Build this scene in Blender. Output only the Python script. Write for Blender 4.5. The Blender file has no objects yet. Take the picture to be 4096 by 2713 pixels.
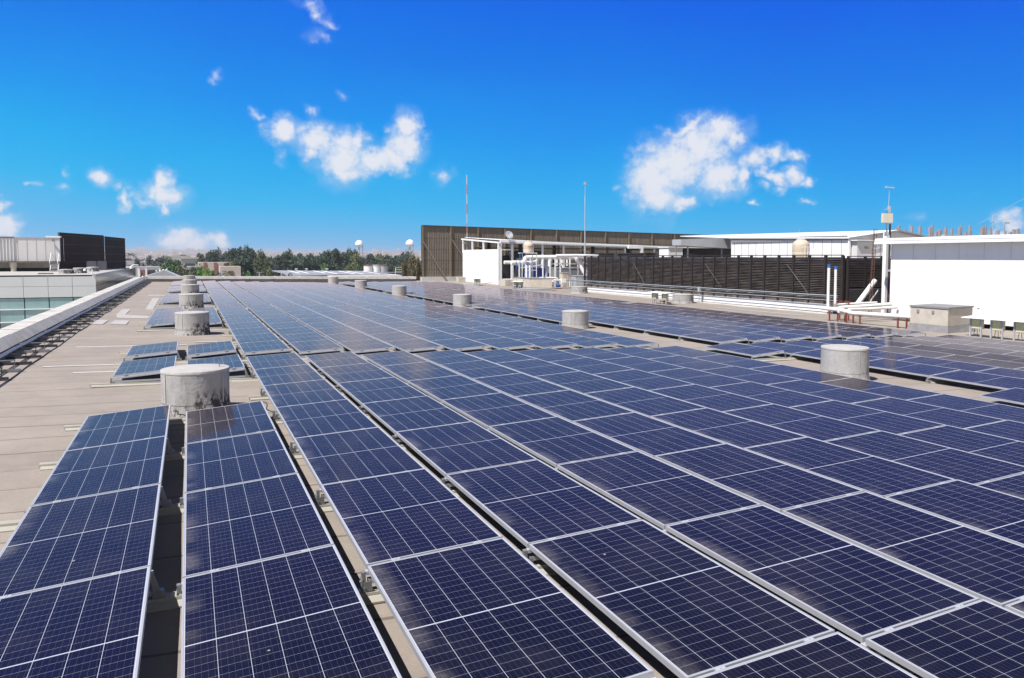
import bpy, math, random
from mathutils import Vector, Matrix
sc = bpy.context.scene
R = math.radians
random.seed(7)
# ------------------------------------------------------------ camera
F, CW, CH = 3080.69, 4096, 2713
YAW, PITCH, ROLL = R(24.4465), R(-3.5447), R(0.112)
cam = bpy.data.objects.new('camera', bpy.data.cameras.new('camera'))
sc.collection.objects.link(cam); sc.camera = cam
fw = Vector((math.sin(YAW)*math.cos(PITCH), math.cos(YAW)*math.cos(PITCH), math.sin(PITCH)))
rt0 = Vector((math.cos(YAW), -math.sin(YAW), 0)); up0 = rt0.cross(fw)
rt = math.cos(ROLL)*rt0 + math.sin(ROLL)*up0; up = -math.sin(ROLL)*rt0 + math.cos(ROLL)*up0
cam.matrix_world = Matrix(((rt.x, up.x, -fw.x, 0), (rt.y, up.y, -fw.y, 0), (rt.z, up.z, -fw.z, 0), (0, 0, 0, 1)))
cam.data.sensor_fit = 'HORIZONTAL'; cam.data.sensor_width = 36
cam.data.lens = F/CW*36
cam.data.shift_x = -110.2/CW; cam.data.shift_y = -135.5/CW
cam.data.clip_start = 0.1; cam.data.clip_end = 30000
# ------------------------------------------------------------ world
SAZ, SEL = R(-110), R(56)
W = bpy.data.worlds.new('World'); sc.world = W; W.use_nodes = True
nt = W.node_tree; nt.nodes.clear()
def N(t, **k):
    n = nt.nodes.new(t)
    for a, b in k.items(): setattr(n, a, b)
    return n
def M_(op, a, b=None, c=None, clamp=False):
    n = N('ShaderNodeMath', operation=op, use_clamp=clamp)
    for i, x in enumerate((a, b, c)):
        if x is None: continue
        if isinstance(x, (int, float)): n.inputs[i].default_value = x
        else: nt.links.new(x, n.inputs[i])
    return n.outputs[0]
def srgb(r, g, b):
    f = lambda c: (c/255/12.92) if c/255 <= .04045 else ((c/255+.055)/1.055)**2.4
    return (f(r), f(g), f(b), 1)
EXPO = 0.8; SKYS = 0.022; HAZE = 2.9e-4
out = N('ShaderNodeOutputWorld'); bg = N('ShaderNodeBackground')
nt.links.new(bg.outputs[0], out.inputs[0])
tc = N('ShaderNodeTexCoord'); sep = N('ShaderNodeSeparateXYZ'); nt.links.new(tc.outputs['Generated'], sep.inputs[0])
X, Y, Z = sep.outputs
az = M_('MULTIPLY', M_('ARCTAN2', X, Y), 57.2958)
el = M_('MULTIPLY', M_('ARCSINE', Z), 57.2958)
# clear-sky colour: deep saturated blue that pales towards the horizon and towards the north-west
h = M_('ADD', el, M_('MULTIPLY', M_('SUBTRACT', az, 10), 0.070))
n0 = N('ShaderNodeTexNoise'); n0.inputs['Scale'].default_value = 5; n0.inputs['Detail'].default_value = 3
nt.links.new(tc.outputs['Generated'], n0.inputs['Vector'])
h = M_('ADD', h, M_('MULTIPLY', M_('SUBTRACT', n0.outputs[0], .5), 3.5))
ramp = N('ShaderNodeValToRGB'); cr = ramp.color_ramp
stops = [(-1, (100, 186, 238)), (1.0, (84, 183, 238)), (3.5, (28, 181, 241)), (6.5, (0, 170, 241)), (10, (0, 147, 240)), (14, (0, 124, 235)), (19, (0, 102, 233)), (25, (0, 80, 228))]
while len(cr.elements) < len(stops): cr.elements.new(.5)
for e, (p, c) in zip(cr.elements, stops): e.position = (p+5)/35; e.color = tuple(q/2**EXPO for q in srgb(*c)[:3])+(1,)
nt.links.new(M_('DIVIDE', M_('ADD', h, 5), 35), ramp.inputs[0])
sky = N('ShaderNodeTexSky', sky_type='NISHITA', sun_disc=False, sun_elevation=SEL, sun_rotation=SAZ % (2*math.pi), altitude=2200, air_density=1.0, dust_density=1.2, ozone_density=1.0)
skym = N('ShaderNodeMix', data_type='RGBA', blend_type='MULTIPLY'); skym.inputs[0].default_value = 1
nt.links.new(sky.outputs[0], skym.inputs[6]); skym.inputs[7].default_value = (SKYS, SKYS, SKYS, 1)
mixs = N('ShaderNodeMix', data_type='RGBA')
mr = N('ShaderNodeMapRange'); mr.inputs['From Min'].default_value = 22; mr.inputs['From Max'].default_value = 45
nt.links.new(el, mr.inputs[0]); nt.links.new(mr.outputs[0], mixs.inputs[0])
nt.links.new(ramp.outputs[0], mixs.inputs[6]); nt.links.new(skym.outputs[2], mixs.inputs[7])
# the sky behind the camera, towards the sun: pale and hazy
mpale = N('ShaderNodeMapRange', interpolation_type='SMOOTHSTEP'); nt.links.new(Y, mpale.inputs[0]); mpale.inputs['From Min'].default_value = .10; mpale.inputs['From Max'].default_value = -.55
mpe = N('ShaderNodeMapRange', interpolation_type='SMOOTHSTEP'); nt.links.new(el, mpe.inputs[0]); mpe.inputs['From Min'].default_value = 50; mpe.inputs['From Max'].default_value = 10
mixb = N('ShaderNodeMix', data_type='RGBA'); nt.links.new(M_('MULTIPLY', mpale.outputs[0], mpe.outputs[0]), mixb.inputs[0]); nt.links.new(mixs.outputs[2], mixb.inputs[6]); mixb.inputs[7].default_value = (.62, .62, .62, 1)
# clouds, by direction (azimuth, elevation in degrees)
CL = [[6.27,8.76,1.202,0.778,1,0],[8.36,8.34,1.485,0.919,1,0],[8.02,7.28,0.636,0.495,1,0],[10.3,6.97,1.838,1.556,1,0],[10.31,8.09,1.273,0.848,1,0],[11.44,8.2,0.778,0.778,1,0],[12.29,6.9,1.697,0.919,1,0],[13.84,7.07,1.485,0.919,1,0],[14.66,8.1,1.343,1.343,1,0],[14.87,9.43,0.919,0.919,1,0],[10.28,5.84,1.061,0.566,1,0],[4.54,9.68,0.636,0.424,0.75,-0.4],[8.26,10.01,0.566,0.566,0.75,0],[5.98,6.94,0.354,0.566,0.55,0],[17.31,5.92,0.778,0.778,0.75,0],[32.76,5.59,1.909,2.05,1,0],[33.18,4.29,1.697,0.848,1,0],[34.9,3.93,1.061,0.495,1,0],[34.38,6.72,2.828,1.909,1,0],[36.05,7.89,2.05,1.909,1,0],[37.37,8.97,1.697,0.99,1,0],[38.57,8.47,0.707,0.778,1,0],[37.42,5.92,1.626,1.414,1,0],[35.03,9.24,1.485,0.424,0.9,0.5],[39.84,6.99,0.848,0.707,1,0],[39.07,5.95,0.53,1.061,0.85,0],[41.19,7.33,0.848,0.566,1,0.3],[42.59,7.22,0.778,0.424,0.9,0],[41.22,5.76,1.343,0.354,0.9,-0.5],[42.55,5.85,0.707,0.707,1,0],[43.45,5.3,0.424,0.354,0.9,0],[39.89,4.03,0.318,0.212,0.8,0],[43.41,3.99,0.566,0.283,0.75,0],[30.28,5.0,0.424,0.424,0.65,0],[41.81,4.89,0.566,0.495,0.7,0],[40.71,5.18,0.566,0.354,0.7,0],[-1.42,4.93,0.672,0.778,1,0],[-1.33,4.12,1.202,0.778,1,0],[-2.11,4.28,0.636,0.495,0.85,0],[-3.68,3.6,0.424,0.778,0.85,-0.3],[-1.29,3.31,0.283,0.495,0.85,0],[-2.68,3.76,1.414,0.566,0.6,0],[-5.1,4.94,0.566,0.46,0.8,0],[-4.09,4.56,0.53,0.424,0.7,0],[-10.23,1.56,0.99,0.99,1,0],[-10.37,3.11,0.424,0.354,0.9,0],[-0.6,1.05,1.343,0.778,1,0],[0.38,0.74,1.343,0.707,1,0],[1.88,1.14,0.778,0.566,0.9,0],[-6.91,5.25,0.283,0.354,0.6,0],[-8.69,4.4,0.424,0.212,0.6,0],[-7.04,4.36,0.424,0.212,0.55,0],[8.27,16.95,1.006,0.503,0.75,-0.3],[8.66,16.51,0.691,0.566,0.75,0],[9.34,16.0,0.817,0.314,0.72,-0.5],[2.09,12.04,0.314,0.377,0.65,0],[1.77,11.58,0.377,0.314,0.6,0],[10.25,11.32,0.314,0.377,0.55,0],[8.7,15.17,0.817,0.377,0.5,0],[55.55,2.62,0.716,0.43,0.9,0],[55.75,2.1,0.609,0.609,0.85,0],[55.3,1.5,0.788,0.43,0.8,0],[50.5,2.7,0.43,0.322,0.5,0]]
comb = N('ShaderNodeCombineXYZ'); nt.links.new(az, comb.inputs[0]); nt.links.new(el, comb.inputs[1])
def noise(scale, detail, off):
    v = N('ShaderNodeVectorMath', operation='ADD'); nt.links.new(comb.outputs[0], v.inputs[0]); v.inputs[1].default_value = off
    n = N('ShaderNodeTexNoise'); n.inputs['Scale'].default_value = scale; n.inputs['Detail'].default_value = detail; n.inputs['Roughness'].default_value = .55
    nt.links.new(v.outputs[0], n.inputs['Vector']); return n
wn = noise(.9, 4, (3, 7, 1))
wv = N('ShaderNodeVectorMath', operation='SUBTRACT'); nt.links.new(wn.outputs['Color'], wv.inputs[0]); wv.inputs[1].default_value = (.5, .5, .5)
ws = N('ShaderNodeVectorMath', operation='MULTIPLY_ADD'); nt.links.new(wv.outputs[0], ws.inputs[0]); ws.inputs[1].default_value = (1.7, 1.3, 0)
nt.links.new(comb.outputs[0], ws.inputs[2])
val = None
for (a, e, ra, re, w, rot) in CL:
    mp = N('ShaderNodeMapping', vector_type='TEXTURE')
    mp.inputs['Location'].default_value = (a, e, 0); mp.inputs['Rotation'].default_value = (0, 0, rot); mp.inputs['Scale'].default_value = (ra*1.25, re*1.30, 1)
    nt.links.new(ws.outputs[0], mp.inputs[0])
    s2 = N('ShaderNodeVectorMath', operation='MULTIPLY'); nt.links.new(mp.outputs[0], s2.inputs[0]); s2.inputs[1].default_value = (1, 1, 0)
    ln = N('ShaderNodeVectorMath', operation='LENGTH'); nt.links.new(s2.outputs[0], ln.inputs[0])
    v = M_('MULTIPLY_ADD', ln.outputs['Value'], -w, w*(1.0 if w >= .8 else .62))
    val = v if val is None else M_('SMOOTH_MAX', val, v, .12)
fb = noise(1.7, 7, (11, 2, 5)); fb2 = noise(.55, 5, (1, 22, 5))
dn = M_('ADD', val, M_('MULTIPLY', M_('SUBTRACT', fb.outputs[0], .42), 1.2))
md = N('ShaderNodeMapRange', interpolation_type='SMOOTHSTEP'); nt.links.new(dn, md.inputs[0])
md.inputs['From Min'].default_value = -.10; md.inputs['From Max'].default_value = .85
# thin veil
veil = N('ShaderNodeMapRange', interpolation_type='SMOOTHSTEP'); nt.links.new(M_('ADD', val, M_('MULTIPLY', M_('SUBTRACT', fb2.outputs[0], .5), 1.3)), veil.inputs[0])
veil.inputs['From Min'].default_value = -.35; veil.inputs['From Max'].default_value = .5; veil.inputs['To Max'].default_value = .36
dens = M_('MAXIMUM', M_('MULTIPLY', md.outputs[0], .97), veil.outputs[0])
cc = N('ShaderNodeMix', data_type='RGBA'); cc.inputs[6].default_value = tuple(q/2**EXPO for q in srgb(178, 208, 241)[:3])+(1,); cc.inputs[7].default_value = tuple(q/2**EXPO for q in srgb(232, 235, 244)[:3])+(1,)
mc = N('ShaderNodeMapRange'); nt.links.new(M_('ADD', M_('MULTIPLY', val, .9), M_('MULTIPLY', M_('SUBTRACT', noise(1.1, 6, (40, 2, 5)).outputs[0], .42), 1.6)), mc.inputs[0]); mc.inputs['From Min'].default_value = .0; mc.inputs['From Max'].default_value = .75
nt.links.new(mc.outputs[0], cc.inputs[0])
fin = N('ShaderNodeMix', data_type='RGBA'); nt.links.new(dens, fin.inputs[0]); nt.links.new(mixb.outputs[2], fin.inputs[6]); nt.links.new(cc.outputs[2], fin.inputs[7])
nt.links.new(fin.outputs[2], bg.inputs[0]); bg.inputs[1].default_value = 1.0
W.cycles.sampling_method = 'MANUAL'; W.cycles.sample_map_resolution = 1024
# ------------------------------------------------------------ sun
sun = bpy.data.objects.new('sun', bpy.data.lights.new('sun', 'SUN')); sc.collection.objects.link(sun)
sun.data.energy = 4.9; sun.data.angle = R(.53); sun.data.color = (1, .955, .89)
sd = Vector((math.sin(SAZ)*math.cos(SEL), math.cos(SAZ)*math.cos(SEL), math.sin(SEL)))
sun.rotation_euler = sd.to_track_quat('Z', 'Y').to_euler()
sc.view_settings.view_transform = 'Standard'; sc.view_settings.look = 'None'; sc.view_settings.gamma = 1
sc.view_settings.exposure = EXPO
sc.view_settings.use_curve_mapping = False
sc.cycles.max_bounces = 6; sc.cycles.volume_bounces = 0; sc.cycles.transparent_max_bounces = 12
# ------------------------------------------------------------ mesh helpers
class MB:
    def __init__(s): s.v = []; s.f = []; s.uv = None
    def add(s, vs, fs):
        o = len(s.v); s.v += [tuple(p) for p in vs]; s.f += [tuple(i+o for i in f) for f in fs]; return s
    def box(s, x0, x1, y0, y1, z0, z1):
        return s.add([(x0,y0,z0),(x1,y0,z0),(x1,y1,z0),(x0,y1,z0),(x0,y0,z1),(x1,y0,z1),(x1,y1,z1),(x0,y1,z1)],
                     [(0,3,2,1),(4,5,6,7),(0,1,5,4),(1,2,6,5),(2,3,7,6),(3,0,4,7)])
    def hexa(s, b, t): return s.add(list(b)+list(t), [(0,3,2,1),(4,5,6,7),(0,1,5,4),(1,2,6,5),(2,3,7,6),(3,0,4,7)])
    def slab(s, p, th):  # 4 corner top polygon with thickness
        return s.hexa([(x,y,z-th) for x,y,z in p], p)
    def bar(s, p0, p1, w, h=None):
        h = h or w; a = Vector(p0); b = Vector(p1); d = (b-a).normalized()
        u = d.cross(Vector((0,0,1))) if abs(d.z) < .95 else d.cross(Vector((0,1,0)))
        u.normalize(); v = u.cross(d)
        q = [(-w/2,-h/2),(w/2,-h/2),(w/2,h/2),(-w/2,h/2)]
        return s.add([a+u*i+v*j for i,j in q]+[b+u*i+v*j for i,j in q], [(0,1,2,3),(7,6,5,4),(0,4,5,1),(1,5,6,2),(2,6,7,3),(3,7,4,0)])
    def tube(s, pts, r, n=10, caps=True):
        pts = [Vector(p) for p in pts]; m = len(pts); rr = r if isinstance(r, (list, tuple)) else [r]*m
        ring = []
        for i, p in enumerate(pts):
            d = (pts[min(i+1,m-1)]-pts[max(i-1,0)]).normalized()
            u = d.cross(Vector((0,0,1))) if abs(d.z) < .9 else d.cross(Vector((0,1,0)))
            u.normalize(); v = u.cross(d)
            ring += [p+(u*math.cos(2*math.pi*k/n)+v*math.sin(2*math.pi*k/n))*rr[i] for k in range(n)]
        fs = [(i*n+k, i*n+(k+1)%n, (i+1)*n+(k+1)%n, (i+1)*n+k) for i in range(m-1) for k in range(n)]
        if caps: fs += [tuple(range(n))[::-1], tuple((m-1)*n+k for k in range(n))]
        return s.add(ring, fs)
    def lathe(s, prof, c=(0,0,0), n=24, wob=0, seed=0):
        rn = random.Random(seed); ph = [rn.uniform(0,6.28) for _ in range(4)]
        vs = []
        for r, z in prof:
            for k in range(n):
                a = 2*math.pi*k/n; q = 1+wob*(math.sin(2*a+ph[0]+z*3)+.6*math.sin(5*a+ph[1])+.4*math.sin(9*a+ph[2]+z*9))
                vs.append((c[0]+r*q*math.cos(a), c[1]+r*q*math.sin(a), c[2]+z))
        m = len(prof)
        fs = [(i*n+k, i*n+(k+1)%n, (i+1)*n+(k+1)%n, (i+1)*n+k) for i in range(m-1) for k in range(n)]
        fs += [tuple(range(n))[::-1], tuple((m-1)*n+k for k in range(n))]
        return s.add(vs, fs)
OFF = {}
GEO = {}
def mesh(mb, name, mat, off=(0,0,0), smooth=False):
    me = bpy.data.meshes.new(name)
    me.from_pydata([(x-off[0], y-off[1], z-off[2]) for x,y,z in mb.v], [], mb.f)
    me.materials.append(mat)
    if smooth:
        me.polygons.foreach_set('use_smooth', [True]*len(me.polygons))
        try: me.set_sharp_from_angle(angle=R(40))
        except Exception: pass
    me.update(); return me
def props(o, label=None, cat=None, group=None, kind=None):
    if label: o['label'] = label
    if cat: o['category'] = cat
    if group: o['group'] = group
    if kind: o['kind'] = kind
    return o
def thing(name, label, cat, loc=(0,0,0), group=None):
    o = bpy.data.objects.new(name, None); sc.collection.objects.link(o); o.location = loc; o.empty_display_size = .2
    OFF[o.name] = Vector(loc); return props(o, label, cat, group)
def part(name, mb, mat, parent, smooth=False, label=None, kind=None):
    off = OFF[parent.name]; me = mb if isinstance(mb, bpy.types.Mesh) else mesh(mb, name, mat, off, smooth)
    o = bpy.data.objects.new(name, me); sc.collection.objects.link(o); o.parent = parent
    OFF[o.name] = off; return props(o, label, None, None, kind)
def solo(name, mb, mat, label=None, cat=None, group=None, kind=None, smooth=False, loc=None):
    if loc is None:
        n = len(mb.v); loc = (sum(p[0] for p in mb.v)/n, sum(p[1] for p in mb.v)/n, min(p[2] for p in mb.v))
    o = bpy.data.objects.new(name, mesh(mb, name, mat, loc, smooth)); sc.collection.objects.link(o); o.location = loc
    OFF[o.name] = Vector(loc); return props(o, label, cat, group, kind)
def dup(o, loc=None, parent=None, label=None):
    c = o.copy(); sc.collection.objects.link(c); c.parent = parent
    if loc is not None: c.location = loc
    if label: c['label'] = label
    OFF[c.name] = Vector(loc) if loc is not None else OFF[o.name]
    for ch in [k for k in list(CH_OF.get(o.name, [])) or list(o.children)]: dup(ch, None, c)
    return c
CH_OF = {}
_o = 'zeroth first second third fourth fifth sixth seventh eighth ninth tenth eleventh twelfth thirteenth fourteenth fifteenth sixteenth seventeenth eighteenth nineteenth'.split()
ORD = _o[:]
for _t, _h in (('twent','twenty'),('thirt','thirty'),('fort','forty'),('fift','fifty'),('sixt','sixty'),('sevent','seventy'), ('eight','eighty'), ('ninet','ninety')): ORD += [_t+'ieth']+[_h+'-'+k for k in _o[1:10]]
# ------------------------------------------------------------ materials
MATS = {}
def mat(name, col, rough=.6, metal=0, var=.12, vscale=3, col2=None, bump=0, bscale=40, spec=.5, stretch=(1,1,1), thr=None, coords='Object'):
    if name in MATS: return MATS[name]
    if max(col) < .70 and not name.startswith(('tea', 'fol')): col = tuple(q*.76 for q in col); col2 = tuple(q*.76 for q in col2) if col2 else None
    m = bpy.data.materials.new(name); m.use_nodes = True; t = m.node_tree; b = t.nodes['Principled BSDF']
    b.inputs['Roughness'].default_value = rough; b.inputs['Metallic'].default_value = metal; b.inputs['Specular IOR Level'].default_value = spec
    tcn = t.nodes.new('ShaderNodeTexCoord'); mp = t.nodes.new('ShaderNodeMapping'); mp.inputs['Scale'].default_value = stretch
    if coords == 'World': g = t.nodes.new('ShaderNodeNewGeometry'); t.links.new(g.outputs['Position'], mp.inputs[0])
    else: t.links.new(tcn.outputs[coords], mp.inputs[0])
    nz = t.nodes.new('ShaderNodeTexNoise'); nz.inputs['Scale'].default_value = vscale; nz.inputs['Detail'].default_value = 7; nz.inputs['Roughness'].default_value = .65
    t.links.new(mp.outputs[0], nz.inputs['Vector'])
    r = t.nodes.new('ShaderNodeValToRGB'); e = r.color_ramp.elements
    c = tuple(col)+(1,); c2 = tuple(col2)+(1,) if col2 else tuple(x*(1-2*var) for x in col)+(1,)
    lo, hi = thr or (.3, .7)
    e[0].position = lo; e[0].color = c2; e[1].position = hi; e[1].color = c
    t.links.new(nz.outputs[0], r.inputs[0]); t.links.new(r.outputs[0], b.inputs['Base Color'])
    if bump:
        n2 = t.nodes.new('ShaderNodeTexNoise'); n2.inputs['Scale'].default_value = bscale; n2.inputs['Detail'].default_value = 5
        t.links.new(mp.outputs[0], n2.inputs['Vector'])
        bp = t.nodes.new('ShaderNodeBump'); bp.inputs['Strength'].default_value = bump; bp.inputs['Distance'].default_value = .02
        t.links.new(n2.outputs[0], bp.inputs['Height']); t.links.new(bp.outputs[0], b.inputs['Normal'])
    MATS[name] = m; return m
ALU = mat('aluminium', (.47,.485,.53), .42, .15, .08, 4)
ALU_D = mat('dull_aluminium', (.52,.54,.60), .5, .15, .1, 5)
GALV = mat('galvanised_steel', (.36,.37,.39), .45, .5, .15, 8)
WHITE = mat('white_painted_metal', (.72,.73,.74), .45, 0, .05, 1.2)
WHITE_W = mat('white_wall_sheet', (.70,.70,.715), .5, 0, .05, 1.6, stretch=(1,1,.12))
OFFW = mat('offwhite_wall', (.69,.68,.69), .6, 0, .06, .7, stretch=(1,1,.25))
PIPEW = mat('white_pipe_lagging', (.70,.70,.69), .5, 0, .10, 3, bump=.25, bscale=14)
CONC = mat('render_concrete', (.60,.545,.47), .9, 0, .12, 2.5, bump=.3, bscale=30)
CONC_L = mat('pale_concrete', (.50,.49,.46), .85, 0, .12, 1.6, bump=.25, bscale=25)
COPE = mat('coping_stone', (.58,.565,.535), .8, 0, .16, 2.2, col2=(.40,.37,.34), bump=.3, bscale=25, thr=(.28,.55))
BEIGE = mat('beige_roof_beam', (.43,.41,.36), .75, 0, .1, 3)
RED = mat('red_oxide_steel', (.30,.05,.025), .6, 0, .15, 6)
BLUEC = mat('blue_plastic', (.02,.16,.50), .4, 0, .1, 5)
BLUEP = mat('blue_paint', (.008,.03,.30), .45, 0, .1, 2)
BROWN = mat('dark_brown_paint', (.028,.019,.015), .55, 0, .15, 3)
BROWN_L = mat('dark_brown_slat', (.15,.125,.115), .5, 0, .25, 1.2, col2=(.055,.044,.04), stretch=(1,1,3), thr=(.40,.66))
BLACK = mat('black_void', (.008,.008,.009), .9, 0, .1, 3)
DARKM = mat('dark_machine_metal', (.055,.055,.065), .5, .2, .2, 2)
GREY = mat('grey_machine_metal', (.33,.34,.36), .5, .2, .12, 2)
GREYL = mat('light_grey_metal', (.48,.50,.53), .5, .1, .08, 2)
CREAM = mat('cream_tank_plastic', (.66,.56,.44), .55, 0, .08, 3)
GREENB = mat('pale_green_box_plastic', (.69,.68,.42), .5, 0, .08, 6)
RUST = mat('rusty_steel', (.17,.07,.04), .8, 0, .25, 10)
CABLE = mat('black_cable', (.02,.02,.022), .5)
TAN = mat('tan_panel', (.66,.60,.47), .5, 0, .04, 4)
PATCH = mat('pale_roof_patch', (.47,.45,.45), .85, 0, .12, 2, bump=.2)
GLASSB = mat('teal_window_glass', (.24,.39,.40), .12, 0, .15, .5, spec=.7)
SLATE = mat('grey_reflective_cladding', (.13,.14,.15), .15, .1, .3, 1.5, stretch=(1,.7,.25), spec=.8)
REDW = mat('dull_red_wall', (.30,.10,.09), .8, 0, .1, 1)
STONE = mat('dull_pink_wall', (.62,.53,.48), .85, 0, .1, 1)
TEALR = mat('dark_teal_window', (.05,.07,.08), .3)
SHEET = mat('grey_roof_sheet', (.33,.34,.37), .6, .1, .12, .6, stretch=(1,.2,1))
TRUNK = mat('tree_bark', (.10,.07,.05), .9)
def stained(name, base, dark, amt=7.0):
    m = mat(name, base, .9, 0, .1, 2, bump=.4, bscale=18); t = m.node_tree; b = t.nodes['Principled BSDF']
    src = b.inputs['Base Color'].links[0].from_socket
    tcn = t.nodes.new('ShaderNodeTexCoord'); sp = t.nodes.new('ShaderNodeSeparateXYZ'); t.links.new(tcn.outputs['Object'], sp.inputs[0])
    def noise(sc_, st):
        mp = t.nodes.new('ShaderNodeMapping'); mp.inputs['Scale'].default_value = st
        oi = t.nodes.new('ShaderNodeObjectInfo'); ad = t.nodes.new('ShaderNodeVectorMath'); ad.operation = 'ADD'
        t.links.new(tcn.outputs['Object'], ad.inputs[0]); t.links.new(oi.outputs['Location'], ad.inputs[1]); t.links.new(ad.outputs[0], mp.inputs[0])
        n = t.nodes.new('ShaderNodeTexNoise'); n.inputs['Scale'].default_value = sc_; n.inputs['Detail'].default_value = 8; n.inputs['Roughness'].default_value = .7
        t.links.new(mp.outputs[0], n.inputs['Vector']); return n.outputs[0]
    def mth(op, a, b_=None, cl=False):
        n = t.nodes.new('ShaderNodeMath'); n.operation = op; n.use_clamp = cl
        for i, x in enumerate((a, b_)):
            if x is None: continue
            if isinstance(x, (int, float)): n.inputs[i].default_value = x
            else: t.links.new(x, n.inputs[i])
        return n.outputs[0]
    # streaky mould, more of it near the foot of the drum
    k = mth('MULTIPLY', mth('SUBTRACT', .40, sp.outputs[2]), 2.6, True)
    sd_ = mth('ADD', mth('MULTIPLY', mth('ADD', sp.outputs[0], .30), 1.5, True), .12, True)
    big = mth('MULTIPLY', mth('SUBTRACT', noise(2.4, (1,1,.7)), .40), 5, True)
    fine = mth('MULTIPLY', mth('SUBTRACT', noise(11, (1,1,.55)), .44), 9, True)
    s = mth('MULTIPLY', mth('MULTIPLY', k, sd_), mth('MULTIPLY', big, fine), True)
    s = mth('MULTIPLY', s, amt, True)
    top = mth('MULTIPLY', mth('MULTIPLY', mth('SUBTRACT', noise(5, (1,1,.2)), .52), 6, True), .4)
    s = mth('MAXIMUM', s, top)
    band = mth('LESS_THAN', mth('ABSOLUTE', mth('ADD', sp.outputs[2], mth('ADD', -.14, mth('MULTIPLY', noise(6,(1,1,1)), -.04)))), .008)
    s = mth('MAXIMUM', s, mth('MULTIPLY', band, .75))
    mx = t.nodes.new('ShaderNodeMix'); mx.data_type = 'RGBA'; t.links.new(s, mx.inputs[0]); t.links.new(src, mx.inputs[6]); mx.inputs[7].default_value = dark+(1,)
    t.links.new(mx.outputs[2], b.inputs['Base Color']); return m
DRUM = stained('mouldy_concrete', (.435,.425,.42), (.04,.035,.035))
DRUM2 = stained('weathered_concrete', (.45,.44,.44), (.12,.115,.11), 2.5)
DRUMTOP = mat('drum_lid_felt', (.48,.465,.46), .9, 0, .1, 5, bump=.3, bscale=20)
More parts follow.
